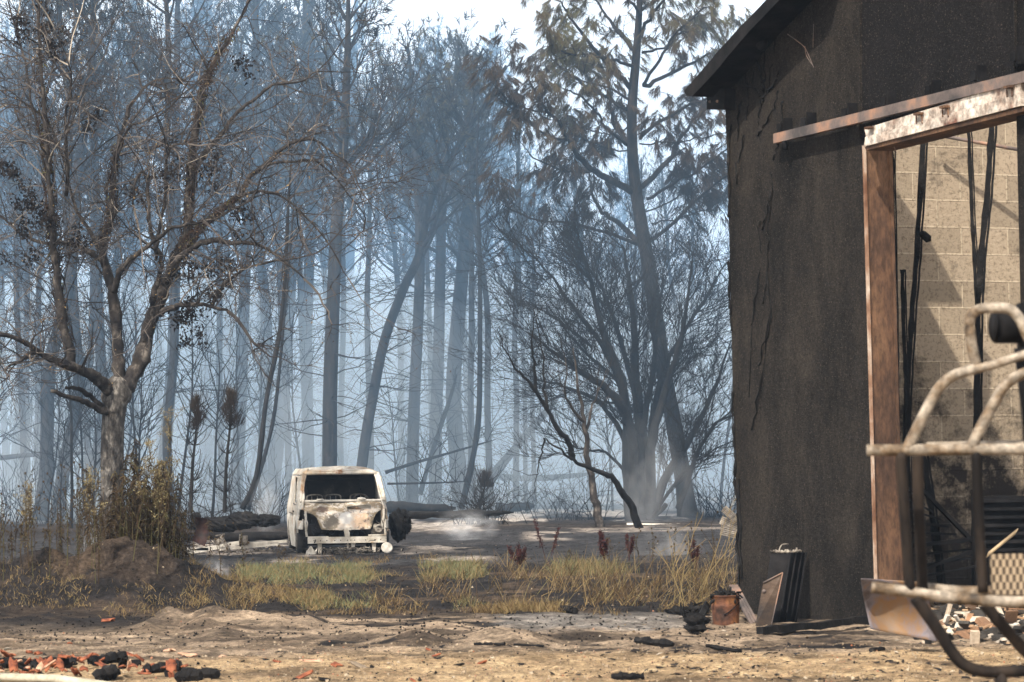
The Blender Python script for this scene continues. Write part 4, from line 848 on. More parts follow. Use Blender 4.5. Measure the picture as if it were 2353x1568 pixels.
def fpt(x, y, off=0): return F(x, y, off)
def hall():
    base = A0.copy(); t = empty('burnt_hall', (A0.x, A0.y, 0), 'soot black rendered hall wall with a big open doorway and steep eave', 'building')
    UPV = Vector((0, 0, 1))
    m_ = MB(); m_.prism([fpt(1664, 178), fpt(1672, 400), fpt(1684, 900), fpt(1700, 1424), fpt(2012, 1452), fpt(2001, 1000), fpt(1984, 330), fpt(1977, 318), fpt(1977, -60), fpt(1830, -60), fpt(1720, 95)], -ND * .22); m_.build('rendered_wall', MT['wall'], t, smooth=False)
    m_ = MB(); m_.prism([fpt(1978.5, 317, .01), fpt(1978.5, -60, .01), fpt(2500, -60, .01), fpt(2500, 105, .01), fpt(2353, 170, .01)], -ND * .20); m_.build('upper_cladding', MT['wall2'], t, smooth=False)
    m_ = MB(); m_.tube([fpt(1978, 316, .02), fpt(1977, -58, .02)], .022, 4); m_.build('joint_strip', MT['wall'], t, smooth=False); m_ = MB(); m_.tube([fpt(2334, 160, .03), fpt(2332, -58, .03)], .02, 4); m_.build('joint_strip', MT['wall'], t, smooth=False)
    # wall beyond the door, outside the frame but needed for its shade
    m_ = MB(); p0 = fpt(2362, 1480); p1 = p0 + TD * 5; m_.prism([Vector((p0.x, p0.y, 0)), Vector((p1.x, p1.y, 0)), Vector((p1.x, p1.y, 6.4)), Vector((p0.x, p0.y, 6.4))], -ND * .2); m_.build('far_wall', MT['wall'], t, smooth=False)
    # roof verge
    o = .42; m_ = MB(); q = [fpt(1571, 210, o), fpt(1640, 130, o), fpt(1700, 62, o), fpt(1768, -6, o), fpt(1835, -70, o), fpt(1862, -70, o), fpt(1797, -6, o), fpt(1722, 72, o), fpt(1672, 130, o), fpt(1655, 152, o), fpt(1625, 186, o), fpt(1590, 222, o), fpt(1578, 220, o)]
    m_.prism(q, -ND * .40); m_.prism([fpt(1640, 128, 0), fpt(1768, -8, 0), fpt(1835, -72, 0), fpt(1875, -72), fpt(1790, 10), fpt(1680, 130)], -ND * .7); ro = m_.build('roof_verge', MT['blacksteel'], t, smooth=False)
    m_ = MB(); m_.prism([fpt(1623, 204, .15), fpt(1664, 204, .15), fpt(1664, 252, .15), fpt(1624, 252, .15)], -ND * .4); g = m_.build('gutter_end', MT['blacksteel'], t, smooth=False)
    m_ = MB(); m_.tube([fpt(1631, 234, .16), fpt(1631, 234, .145)], .018, 8); m_.tube([fpt(1648, 233, .16), fpt(1648, 233, .145)], .018, 8); m_.build('bolt', MT['greysteel'], g)
    m_ = MB(); m_.tube([fpt(1745, 90, .02), fpt(1750, 98, .14)], .05, 10); m_.blob(fpt(1751, 103, .14), .07, 3, .2, 10); m_.box(fpt(1733, 105, .05), TD * .08, ND * .03, UPV * .05); m_.build('wall_lamp', MT['blacksteel'], t)
    # sliding door rail and its brackets
    a = fpt(1782, 319, .11); b = fpt(2353, 178, .11); b2 = b + (b - a) * .5; m_ = MB(); m_.box((a + b2) / 2, (b2 - a) / 2, ND * .03, UPV * .055); m_.build('door_rail', MT['greysteel'], t, smooth=False)
    for (x, y) in [(1801, 294), (1856, 281), (1950, 260), (2040, 233), (2143, 208), (2248, 175), (2340, 130)]:
        m_ = MB(); s_ = 1 + (x - 1800) / 1600; m_.box(fpt(x - 2, y, .06), TD * .05, ND * .055, UPV * .045); m_.box(fpt(x + 9, y - 4, .06), TD * .008, ND * .06, UPV * .09); m_.tube([fpt(x - 9, y + 8, .1), fpt(x - 9, y + 22, .1)], .012, 5); m_.tube([fpt(x + 4, y + 8, .1), fpt(x + 4, y + 18, .1)], .012, 5); m_.build('rail_bracket', MT['blacksteel'], t, smooth=False)
    m_ = MB(); m_.tube([fpt(1803, 325, .12), fpt(1804, 345, .12)], .03, 6); m_.build('end_stop', MT['blacksteel'], t)
    # lintel: white upper web, lower flange
    o = .12; m_ = MB(); m_.prism([fpt(1986, 296, o), fpt(2345, 186, o), fpt(2346, 216, o), fpt(1990, 315, o)], -ND * .1); m_.prism([fpt(1988, 315, o + .03), fpt(2345, 216, o + .03), fpt(2346, 243, o + .03), fpt(1985, 337, o + .03)], -ND * .30); l = m_.build('lintel_beam', MT['whitesteel'], t, smooth=False)
    m_ = MB(); m_.prism([fpt(1987, 338.5, .13), fpt(2352, 246, .13), fpt(2352, 256, .13), fpt(1990, 346, .13)], -ND * .32); m_.build('lintel_soffit', MT['rust'], l, smooth=False)
    m_ = MB()
    for x, y in [(2105, 262), (2118, 262), (2165, 246), (2178, 246), (2313, 200), (2325, 200)]:
        m_.tube([fpt(x, y, o + .012), fpt(x + 1, y + 22, o + .035)], .010, 4)
    for x, y in [(2110, 262), (2170, 246), (2318, 200), (1997, 294)]: m_.box(fpt(x, y, o + .04), TD * .055, ND * .03, UPV * .012)
    m_.build('hanger_bolt', MT['rust'], l, smooth=False)
    # jamb
    m_ = MB(); m_.prism([fpt(1981, 335, .02), fpt(1986, 335, .02), fpt(2015, 1440, .02), fpt(2011, 1440, .02)], -ND * .022); m_.build('jamb_edge', MT['jambedge'], t, smooth=False)
    m_ = MB(); e = -ND * .30; p = [fpt(1987, 335, -.012), fpt(2016, 1450, -.012)]; m_.prism([p[0], p[1], p[1] + e, p[0] + e], TD * .02)
    m_.box((p[0] + p[1]) / 2 + e + TD * .0, (p[1] - p[0]) / 2, TD * .035, ND * .02); m_.build('steel_jamb', MT['rust'], t, smooth=False)
    m_ = MB()
    for l in [[(2005, 215), (2075, 265), (2120, 310), (2170, 425)], [(2115, 290), (2125, 350), (2170, 420)], [(2580, 810), (2650, 870), (2690, 960)], [(2170, 150), (2165, 300)]]:
        m_.tube(smooth_path([fpt(1551 + (x - 1300) / 2.73 if x > 1300 else x, y / 2.73, .006) for x, y in l], 5), .004, 4)
    m_.build('pale_scratch', MT['greysteel'], t)
    m_ = MB(); m_.tube([fpt(1850, 1428, .03), fpt(1978, 1437, .03)], .03, 4); m_.build('wall_foot', MT['wall2'], t, smooth=False)
    return t
hall()
def vines():
    m_ = MB(); o4 = lambda x, y: (1551 + x / 2.73, y / 2.73)
    lines = [[(560, 310), (555, 430), (560, 560), (540, 650), (515, 780)], [(630, 240), (610, 400), (575, 570), (545, 640)], [(650, 450), (620, 540), (570, 580)], [(515, 380), (545, 500), (560, 580)], [(450, 545), (500, 560), (530, 610)], [(490, 430), (485, 520)], [(440, 450), (460, 600), (445, 750)], [(410, 630), (400, 760), (385, 900)],
             [(435, 860), (400, 1000), (385, 1120)], [(645, 560), (620, 680), (560, 790), (505, 860)], [(610, 1080), (600, 1250), (560, 1400), (545, 1450)], [(600, 1200), (585, 1450), (575, 1700), (560, 1900)], [(530, 1380), (530, 1700), (480, 2050)], [(570, 1700), (600, 2000), (520, 2300)], [(350, 650), (345, 700)], [(350, 780), (352, 850)], [(672, 630), (670, 780), (650, 900), (615, 1010)], [(535, 860), (550, 980)], [(380, 1020), (390, 1150)], [(600, 1900), (540, 2400), (480, 2700)], [(480, 2050), (460, 2500)]]
    for l in lines:
        q = smooth_path([fpt(*o4(x, y), .012) for x, y in l], 6); q = q + rng.normal(size=q.shape) * .012; m_.tube(q, rng.uniform(.004, .015, len(q)), 5)
    for x0, y0, x1, y1 in [(1693, 1180, 1700, 1400), (1697, 1100, 1704, 1330), (1674, 600, 1680, 760), (1674, 300, 1676, 500), (1682, 900, 1690, 1150)]:
        q = smooth_path([fpt(x0 + (x1 - x0) * f + random.gauss(0, 1.5), y0 + (y1 - y0) * f, .012) for f in np.linspace(0, 1, 7)]); m_.tube(q, rng.uniform(.006, .026, len(q)), 5)
    q = smooth_path([fpt(1841 + random.gauss(0, 1), 1330 + 0 * k, .012) for k in range(3)]); 
    tag(m_.build('burnt_ivy', MT['char']), 'charred ivy stems clinging to the left part of the hall wall', 'climbing plant')
vines()
# inner block wall and floor debris
def block_wall():
    m, nt, b, v = new_mat('scorched_blocks', .95, 0, .1)
    br = nt.nodes.new('ShaderNodeTexBrick'); br.inputs['Scale'].default_value = 1.0; br.inputs['Brick Width'].default_value = .66; br.inputs['Row Height'].default_value = .33; br.inputs['Mortar Size'].default_value = .012; br.inputs['Mortar Smooth'].default_value = .4
    br.inputs['Color1'].default_value = (.40, .325, .24, 1); br.inputs['Color2'].default_value = (.30, .245, .18, 1); br.inputs['Mortar'].default_value = (.52, .43, .32, 1)
    sx = nt.nodes.new('ShaderNodeVectorMath'); sx.operation = 'DOT_PRODUCT'; sx.inputs[1].default_value = tuple(-ND); nt.links.new(v, sx.inputs[0])
    sz = nt.nodes.new('ShaderNodeSeparateXYZ'); nt.links.new(v, sz.inputs[0]); cb = nt.nodes.new('ShaderNodeCombineXYZ'); nt.links.new(sx.outputs['Value'], cb.inputs[0]); nt.links.new(sz.outputs[2], cb.inputs[1]); nt.links.new(cb.outputs[0], br.inputs['Vector'])
    c = mix(nt, ramp(nt, noise(nt, v, 22, 6, .85), [(.50, (0, 0, 0)), (.62, (.85, .85, .85))]), br.outputs['Color'], (.15, .115, .08))
    zz = nt.nodes.new('ShaderNodeMapRange'); zz.inputs[1].default_value = 3.4; zz.inputs[2].default_value = 0.2; nt.links.new(sz.outputs[2], zz.inputs[0])
    ad = nt.nodes.new('ShaderNodeMath'); ad.operation = 'MULTIPLY_ADD'; nt.links.new(zz.outputs[0], ad.inputs[0]); ad.inputs[1].default_value = .30; nt.links.new(noise(nt, v, 1.4, 7, .75), ad.inputs[2])
    c = mix(nt, ramp(nt, ad.outputs[0], [(.58, (0, 0, 0)), (.74, (1, 1, 1))]), c, (.030, .025, .022))
    nt.links.new(c, b.inputs['Base Color'])
    h = nt.nodes.new('ShaderNodeMath'); h.operation = 'MULTIPLY_ADD'; nt.links.new(br.outputs['Fac'], h.inputs[0]); h.inputs[1].default_value = .7; nt.links.new(noise(nt, v, 28, 5, .8), h.inputs[2]); bump(nt, b, h.outputs[0], .9, .02)
    p0 = G(1702, 1408); p0 = Vector((p0.x, p0.y, 0)) - ND * .24 + TD * .02; p1 = p0 - ND * 9
    m_ = MB(); m_.prism([p0 + Vector((0, 0, -.2)), p1 + Vector((0, 0, -.2)), p1 + Vector((0, 0, 6.2)), p0 + Vector((0, 0, 6.2))], -TD * .2); tag(m_.build('block_wall', m, smooth=False), 'sunlit tan blockwork wall seen through the hall doorway, soot stained below', 'wall')
    m_ = MB(); a = P(2150, 310, 34.5); b_ = P(2400, 355, 34.5); m_.tube([a, b_], .028, 4); tag(m_.build('tie_rod', MT['greysteel']), 'thin slanting steel bar across the block wall under the lintel', 'steel bar')
    def post(pts, Y, r, lab):
        m_ = MB(); q = smooth_path([P(x, y, Y) for x, y in pts], 8); q = q + rng.normal(size=q.shape) * .003; m_.tube(q, r * .8 * (1 + .14 * rng.normal(size=len(q))), 4); m_.tube(q + np.array([[r * .9, -.02, 0]]), r * .3, 4); return tag(m_.build('charred_post', MT['char'], smooth=False), lab, 'post')
    post([(2049, 330), (2053, 600), (2058, 900), (2064, 1250), (2068, 1410)], 32.6, M(7.5, 33), 'charred upright post nearest the rusty door jamb')
    post([(2123, 300), (2108, 560), (2092, 780), (2080, 1000), (2074, 1230), (2072, 1400)], 33.0, M(10, 33), 'charred post leaning left beside the one nearest the jamb')
    post([(2224, 280), (2234, 500), (2246, 760), (2240, 1000), (2236, 1250), (2236, 1400)], 33.5, M(7, 33), 'thin charred post bending right in the middle of the doorway')
    post([(2282, 250), (2268, 450), (2252, 620), (2246, 800), (2244, 1080), (2246, 1400)], 33.2, M(11, 33), 'thick scorched post leaning left in the right half of the doorway')
    post([(2073, 620), (2078, 800), (2086, 1010), (2092, 1390)], 32.4, M(7, 33), 'grey scorched post beside the rusty jamb')
    post([(2120, 1040), (2135, 1140), (2150, 1250), (2165, 1380)], 32.4, M(11, 33), 'dark plank leaning behind the fallen slatted frame')
    m_ = MB(); m_.tube([P(2120, 538, 32.9), P(2132, 549, 32.7)], .05, 5); tag(m_.build('charred_bracket', MT['char']), 'small charred stub sticking out of the left leaning post', 'bracket')
    # slatted frame, radiator, rubble
    m_ = MB()
    for i in range(9):
        a = P(2085 + i * 2, 1120 + i * 26, 32.0); b_ = P(2125 + i * 18, 1160 + i * 17, 32.4); m_.box((a + b_) / 2, (b_ - a) / 2, (0, .04, 0), (0, 0, .012))
    m_.tube([P(2113, 1120, 32), P(2250, 1260, 32.4)], .03, 4); m_.tube([P(2100, 1255, 31.9), P(2225, 1240, 32.3)], .03, 4); m_.tube([P(2085, 1320, 31.8), P(2250, 1262, 32.4)], .025, 4)
    tag(m_.build('fallen_slatted_frame', MT['blacksteel'], smooth=False), 'fallen black slatted metal frame inside the doorway', 'metal frame')
    m_ = MB(); c = P(2320, 1215, 31.5)
    m_.box(c, (.40, 0, 0), (0, .12, 0), (0, 0, .36))
    for i in range(8): m_.box(c + Vector((0, -.14, -.32 + i * .09)), (.36, 0, 0), (0, .03, 0), (0, 0, .018))
    tag(m_.build('louvred_cabinet', MT['blacksteel'], smooth=False), 'black louvred metal cabinet inside the doorway at the right edge', 'cabinet')
    m_ = MB(); a = P(2268, 1276, 30.8); b_ = P(2335, 1222, 30.8); m_.box((a + b_) / 2, (b_ - a) / 2, (0, .04, 0), Vector((.02, 0, .035))); tag(m_.build('plank', m_noise('scorched_wood', [(.3, (.14, .10, .06)), (.6, (.38, .29, .18))], 5, (1, 1, 1))), 'short pale plank lying aslant before the louvred cabinet', 'plank')
    # rubble inside and across the door sill
    m_ = MB(); 
    for k in range(900):
        x = random.uniform(2030, 2420); y = random.triangular(1325, 1490, 1420) if x > 2120 else random.uniform(1330, 1360)
        g = G(x, y); hgt = .30 * math.exp(-((y - 1370) / 50) ** 2) * random.random(); c = Vector((g.x, g.y, gz(g.x, g.y) + hgt)); d = Vector((random.gauss(0, 1), random.gauss(0, .6), random.gauss(0, .4))).normalized()
        s = random.uniform(.02, .10); e = d.cross(Vector((0, 0, 1))).normalized(); m_.box(c, d * s * 1.6, e * s * random.uniform(.2, .9), d.cross(e) * s * random.uniform(.06, .4), tint=random.random())
    tag(m_.build('rubble', m_tint('rubble_mix', [(0, (.015, .014, .014)), (.45, (.05, .045, .04)), (.6, (.25, .14, .08)), (.8, (.38, .27, .17)), (1, (.50, .46, .40))], nsc=20), smooth=False), 'burnt rubble of wood tiles and ash on the hall floor', 'rubble', kind='stuff')
block_wall()

# ------------------------------------------------------------------ things against the hall wall
MT['bucket'] = m_noise('rusty_bucket', [(.34, (.03, .016, .012)), (.5, (.11, .045, .024)), (.68, (.26, .115, .04))], 3, (1, 1, 1), 7, .75, .4, .008, 30, fine=(16, .4))
def bucket():
    g = on(1668, 1436); Y = g.y; rb = M(66, Y) / 2; h = M(68, Y); t = empty('rusty_bucket', tuple(g), 'rusty orange metal drum full of charred scraps at the hall corner', 'bucket'); m_ = MB()
    prof = [(.90, 0), (.92, .1), (.94, .3), (.985, .62), (1.0, .64), (.985, .66), (.97, .95), (1.03, .97), (1.03, 1.0), (.95, 1.0), (.93, .9), (.9, .55), (0.001, .5)]
    V = np.array([[(g.x + rb * r * math.cos(a), g.y + rb * r * math.sin(a), g.z + h * z) for a in np.linspace(0, 2 * math.pi, 40)] for r, z in prof]); n_, k_ = V.shape[:2]; ii = np.arange(n_ - 1)[:, None] * k_; jj = np.arange(k_ - 1)[None, :]
    m_.add(V.reshape(-1, 3), np.stack([ii + jj, ii + jj + 1, ii + k_ + jj + 1, ii + k_ + jj], -1).reshape(-1, 4)); m_.build('drum_body', MT['bucket'], t)
    d = MB()
    for _ in range(60):
        c = Vector((g.x + random.gauss(0, rb * .4), g.y + random.gauss(0, rb * .4), g.z + h * random.uniform(.85, 1.1))); v = Vector((random.gauss(0, 1), random.gauss(0, 1), random.gauss(0, .5))).normalized() * random.uniform(.03, .09); d.tube([c - v, c, c + v], random.uniform(.008, .02), 4)
    d.build('charred_contents', MT['char'], t)
    hd = MB(); hd.tube(smooth_path([(g.x - rb * .2, g.y - rb * 1.0, g.z + h * .35), (g.x + rb * .3, g.y - rb * .98, g.z + h * .5), (g.x + rb * .9, g.y - rb * .5, g.z + h * .75)]), .006, 5); hd.build('handle_wire', MT['char'], t)
bucket()
def wall_things():
    s = MB(); UP = Vector((0, 0, 1))
    for k in range(3):
        s.tube([P(1683 + k * 6, 1352 - k, 32.6), P(1728 + k * 5, 1437 - k * 4, 31.9)], .02, 4)
    s.box(P(1686, 1352, 32.6), (.05, 0, 0), (0, .03, 0), (0, 0, .04)); tag(s.build('slatted_strip', MT['greysteel'], smooth=False), 'narrow ribbed grey metal strip leaning on the rusty drum', 'metal strip')
    d8 = lambda x, y: (1551 + x / 3.737, 1149 + y / 3.737)
    t = empty('charred_cabinet', tuple(on(1790, 1448)), 'tall narrow black metal cabinet leaning on the hall wall', 'cabinet')
    m_ = MB(); Yc = 31.6; fr = [P(*d8(820, 462), Yc + .35), P(*d8(985, 458), Yc + .35), P(*d8(880, 1125), Yc - .05), P(*d8(740, 1100), Yc - .05)]
    m_.prism(fr, Vector((.20, .22, 0))); m_.build('casing', MT['blacksteel'], t, smooth=False)
    r_ = MB()
    for k in (0, .35, .7, 1): 
        a = fr[1] + Vector((.20, .22, 0)) * k; b = fr[2] + Vector((.20, .22, 0)) * k; r_.tube([a + Vector((.01, -.012, 0)), b + Vector((.01, -.012, 0))], .012, 4)
    r_.build('edge_rib', MT['blacksteel'], t)
    r_ = MB(); 
    for _ in range(40):
        f = random.random(); c = fr[0] + (fr[1] - fr[0]) * f + Vector((random.uniform(0, .15), random.uniform(0, .15), .01)); v = Vector((random.gauss(0, .04), random.gauss(0, .03), abs(random.gauss(0, .02)))); r_.tube([c, c + v], .012, 4)
    r_.tube(smooth_path([fr[1] + Vector((-.12, .1, 0)), fr[1] + Vector((-.08, .1, .09)), fr[1] + Vector((0, .1, .1))]), .008, 4); r_.build('melted_top', MT['scrap'], t)
    m, nt, b, v = new_mat('ribbed_plate', .7, .3, .4); wv = nt.nodes.new('ShaderNodeTexWave'); wv.bands_direction = 'Z'; wv.inputs['Scale'].default_value = 22; wv.inputs['Distortion'].default_value = .3; nt.links.new(v, wv.inputs['Vector'])
    nt.links.new(mix(nt, .5, ramp(nt, noise(nt, v, 4, 6, .7), [(.35, (.02, .016, .015)), (.6, (.07, .045, .03)), (.8, (.13, .10, .08))]), ramp(nt, wv.outputs[0], [(0, (.3, .3, .3)), (1, (.7, .7, .7))]), 'OVERLAY'), b.inputs['Base Color']); bump(nt, b, wv.outputs[0], .6, .01)
    m_ = MB(); m_.prism([P(*d8(757, 712), 31.35), P(*d8(925, 625), 31.35), P(*d8(815, 1135), 31.0), P(*d8(690, 1080), 31.0)], (.01, .03, 0)); o = m_.build('ribbed_plate', m, smooth=False); tag(o, 'ribbed rusty brown plate with cut top, leaning before the black cabinet', 'metal plate')
    k_ = MB(); k_.blob(P(*d8(765, 785), 31.25), .022, 2, .2, 8); k_.tube([P(*d8(757, 712), 31.33), P(*d8(925, 625), 31.33)], .010, 4); k_.tube([P(*d8(925, 625), 31.33), P(*d8(815, 1135), 30.98)], .007, 4); k_.build('rim_bead', MT['greysteel'], o)
    m_ = MB(); a = on(1745, 1462); b = on(1992, 1440); a.z += .05; b.z += .08; q = np.linspace(np.array(a), np.array(b), 16) + rng.normal(size=(16, 3)) * .006; m_.tube(q, .055 * (1 + .1 * rng.normal(size=16)), 4); tag(m_.build('charred_beam', MT['char'], smooth=False), 'long charred beam lying along the foot of the hall wall', 'beam')
    # curved scorched sheet at the jamb foot
    m, nt, b_, v = new_mat('heat_tinted_sheet', .7, .1, .3); nt.links.new(ramp(nt, noise(nt, mapped(nt, v, (1, 1, .45)), 2.6, 6, .65, .5), [(.34, (.06, .045, .04)), (.45, (.14, .125, .14)), (.55, (.20, .115, .055)), (.68, (.17, .13, .10))]), b_.inputs['Base Color']); bump(nt, b_, noise(nt, v, 14, 5, .7), .2, .01)
    m_ = MB(); Y = 26.3
    def mp(U, V_):
        lx = 1978 + 22 * np.clip(V_, 0, 1) ** 1.3; rx = 2128 + 26 * V_; x = lx + (rx - lx) * U; y = 1329 + 9 * U + V_ * (117 - 6 * U + 26 * U)
        out = np.zeros(U.shape + (3,))
        for i in range(U.shape[0]):
            for j in range(U.shape[1]): out[i, j] = P(x[i, j], y[i, j], Y + .25 * math.sin(V_[i, j] * 2.2) + .08 * math.sin(U[i, j] * 5))
        return out
    sheet(m_, 24, 18, mp, None, .006); tag(m_.build('buckled_sheet', m), 'buckled heat tinted metal sheet at the foot of the rusty door jamb', 'metal sheet')
    for (x0, x1, y, lab) in [(1556, 1616, 1412, 'flat charred log beside the rusty drum'), (1582, 1608, 1452, 'lumpy charred heap at the left foot of the rusty drum')]:
        m_ = MB()
        for k in range(7 if y > 1420 else 4):
            g = on(random.uniform(x0, x1), y + random.gauss(0, 5 if y < 1420 else 7)); g.z += random.uniform(0, .06 if y < 1420 else .16) ; m_.blob(g, random.uniform(.04, .085), k, .7, 10, (1.6, 1, .7), fq=2.2)
        for k in range(90):
            g = on(random.gauss((x0 + x1) / 2, (x1 - x0) * .22), y + random.gauss(0, 4)); g.z += abs(random.gauss(0, .06 if y > 1420 else .04)); d = Vector((random.gauss(0, 1), random.gauss(0, 1), random.gauss(0, .7))).normalized(); e = d.cross(Vector((.3, .2, 1))).normalized(); s = random.uniform(.012, .032); m_.box(g, d * s * 1.8, e * s * .6, d.cross(e) * s * .15)
        if y > 1420:
            for k in range(4): m_.tube(smooth_path([on(1596 + k * 4, 1448), P(1606 + k * 3, 1420, 31.9), P(1622 + k * 2, 1385 + k * 3, 32.6)]), .022, 5)
        tag(m_.build('charred_heap', MT['char']), lab, 'charred wood')
    # corrugated sheets by the corner and under the trees
    m_ = MB(); Y = 60; 
    for k, (x0, y0, x1, y1, wd) in enumerate([(1668, 1162, 1712, 1200, .10), (1660, 1186, 1715, 1212, .11), (1658, 1208, 1715, 1222, .12)]):
        a = np.array(tuple(P(x0, y0, Y))); b = np.array(tuple(P(x1, y1, Y))); dd = b - a; pe = np.array([dd[2], 0, -dd[0]]); pe /= np.linalg.norm(pe) * -1
        sheet(m_, 6, 40, lambda U, V_: a + U[..., None] * dd + (V_ * wd * 1.6)[..., None] * -pe * (1 if pe[2] > 0 else -1) + (np.sin(V_ * 30) * .016 - .03 * k)[..., None] * np.array([0, 1, 0]), None, .004)
    tag(m_.build('corrugated_sheet', MT['scrap']), 'fanned corrugated sheet pieces sticking out by the hall corner', 'sheet metal')
    for (x0, x1, y, Y, lab) in ((1440, 1545, 1211, 84, 'pale half buried pipe lying under the black many-stemmed tree'), (1555, 1625, 1212, 84, 'pale pipe lying at the foot of the scorched pine')):
        m_ = MB(); m_.tube([P(x0, y, Y), P((x0 + x1) / 2, y + 1, Y), P(x1, y + 2, Y)], M(9, Y), 12); tag(m_.build('pale_pipe', MT['ashbit']), lab, 'pipe')
wall_things()

# ------------------------------------------------------------------ work platform in the foreground
MT['tube'] = m_noise('scorched_tube', [(.33, (.03, .025, .021)), (.43, (.13, .09, .055)), (.52, (.22, .185, .145)), (.68, (.36, .315, .26))], 6, (1, 1, 1), 7, .65, .3, .004, 40, fine=(30, .4))
MT['tubedark'] = m_noise('sooty_tube', [(.42, (.006, .005, .005)), (.6, (.03, .022, .017)), (.75, (.14, .09, .05))], 4, (1, 1, .4), 6, .8, .3, .004, 40, spec=.15)
def platform():
    Y = 12.0; t = empty('work_platform', tuple(on(2240, 2000)), 'scorched tubular steel work platform with hoops at the right edge', 'work platform'); r = M(13.5, Y)
    t.location = (M(2240 - CX, Y), Y, 0)
    def tb(name, pts, rad=r, mat='tube', dy=0, n=14, sm=6):
        m_ = MB(); q = smooth_path([P(x, y, Y + (p[0] if p else 0)) for x, y, *p in pts], sm); m_.tube(q, rad, n); return m_.build(name, MT[mat], t)
    tb('top_rail', [(1992, 1035), (2120, 1034), (2260, 1033), (2480, 1032)]); tb('top_rail', [(2130, 1029, .25), (2480, 1022, .25)])
    tb('bottom_rail', [(2003, 1350), (2080, 1359), (2160, 1371), (2300, 1382), (2480, 1388)], mat='tube'); tb('bottom_rail', [(2115, 1350, .3), (2230, 1360, .3), (2480, 1352, .3)])
    tb('hoop', [(2085, 1030), (2100, 1000), (2130, 940), (2152, 900), (2180, 870), (2215, 855), (2240, 848)], r * .96); tb('hoop', [(2232, 1030), (2250, 990), (2285, 925), (2310, 885), (2345, 862), (2400, 845), (2480, 838)], r * .96)
    tb('hoop', [(2230, 852), (2270, 842), (2325, 825), (2420, 795)], r * .8, 'rust' if 0 else 'tube')
    tb('hoop', [(2246, 850, .02), (2234, 800), (2228, 745), (2234, 722), (2255, 710), (2300, 708), (2325, 714), (2344, 735), (2365, 780), (2400, 830)], r * .92)
    for x0, x1, rr_, mt, dy in ((2070, 2092, r * .95, 'tubedark', 0), (2108, 2120, r * 1.0, 'tubedark', .25), (2243, 2259, r * .9, 'tubedark', 0), (2400, 2410, r, 'tubedark', 0)):
        tb('post', [(x0, 1040, dy), ((x0 + x1) / 2 - 2, 1190, dy), (x1, 1362, dy)], rr_, mt)
    tb('skid', [(2103, 1374), (2150, 1440), (2185, 1495), (2215, 1528), (2260, 1543), (2330, 1543), (2480, 1530)], r * 1.05, 'tubedark'); tb('skid', [(2262, 1388, .3), (2310, 1445, .3), (2370, 1510, .3), (2420, 1540, .3)], r * 1.05, 'tubedark')
    # support down to the ground, out of the picture
    m_ = MB(); 
    for x in (2300, 2460):
        p = P(x, 1540, Y); m_.tube([p, Vector((p.x, p.y, 0))], r * 1.05, 10)
    m_.box(Vector((P(2400, 1540, Y).x, Y + .3, .04)), (.5, 0, 0), (0, .4, 0), (0, 0, .04)); m_.build('support_leg', MT['tubedark'], t)
    # perforated guard plate
    m, nt, b, v = new_mat('expanded_mesh', .6, .3, .4); wv = nt.nodes.new('ShaderNodeTexChecker'); wv.inputs['Scale'].default_value = 70
    nt.links.new(mapped(nt, v, (1, .01, .45)), wv.inputs['Vector']); wv.inputs[1].default_value = (.36, .28, .19, 1); wv.inputs[2].default_value = (.07, .05, .035, 1); nt.links.new(wv.outputs[0], b.inputs['Base Color']); bump(nt, b, wv.outputs[1], .6, .01)
    m_ = MB(); m_.prism([P(2275, 1274, Y + .05), P(2480, 1270, Y + .05), P(2480, 1368, Y + .05), P(2278, 1366, Y + .05)], (0, .012, 0)); m_.build('mesh_guard', m, t, smooth=False)
    m_ = MB(); c = P(2316, 750, Y + .2); m_.tube([c + Vector((-.05, 0, 0)), c + Vector((.09, .05, 0))], M(40, Y), 22); m_.tube([c + Vector((-.062, 0, 0)), c + Vector((-.05, 0, 0))], M(33, Y), 22); m_.tube([P(2345, 800, Y + .2), P(2365, 960, Y + .2), P(2372, 1060, Y + .2)], .035, 4); m_.box(P(2385, 760, Y + .25), (.08, 0, 0), (0, .06, 0), (0, 0, .12)); m_.build('winch_drum', MT['blacksteel'], t)
platform()

# ------------------------------------------------------------------ tiles, logs and shards in the front
MT['tile'] = m_noise('broken_clay_tile', [(.36, (.03, .013, .010)), (.46, (.17, .05, .024)), (.7, (.34, .125, .06))], 7, (1, 1, 1), 6, .85, .4, .006, 30)
MT['tilepale'] = m_noise('pale_clay_tile', [(.3, (.26, .12, .07)), (.6, (.50, .32, .22))], 6, (1, 1, 1), 6, .85, .4, .006, 30)
def tile(x, y, L, wd, rz, mat, label, lift=0.0, tilt=0.0, group=None):
    m_ = MB(); n = 12
    def mp(U, V_):
        a = (U - .5) * 2.4; r = wd / 2; l = (V_ - .5) * L * (1 + .25 * np.sin(U * 9 + x)); return np.stack([np.sin(a) * r, l, np.cos(a) * r * .75 - r * .3], -1)
    def kp(U, V_): return (V_ + .10 * np.sin(U * 7 + x * .7) + .05 * np.sin(U * 17 + x) < .93) & (V_ - .10 * np.sin(U * 5 + x * 1.3) > .04)
    sheet(m_, 18, 14, mp, kp, .014); o = m_.build('tile_shard', mat); g = on(x, y); o.location = (g.x, g.y, g.z + lift + wd * .12); o.rotation_euler = (tilt, 0, rz); return tag(o, label, 'tile shard', group)
OR, PL, BK = MT['tile'], MT['tilepale'], MT['char']
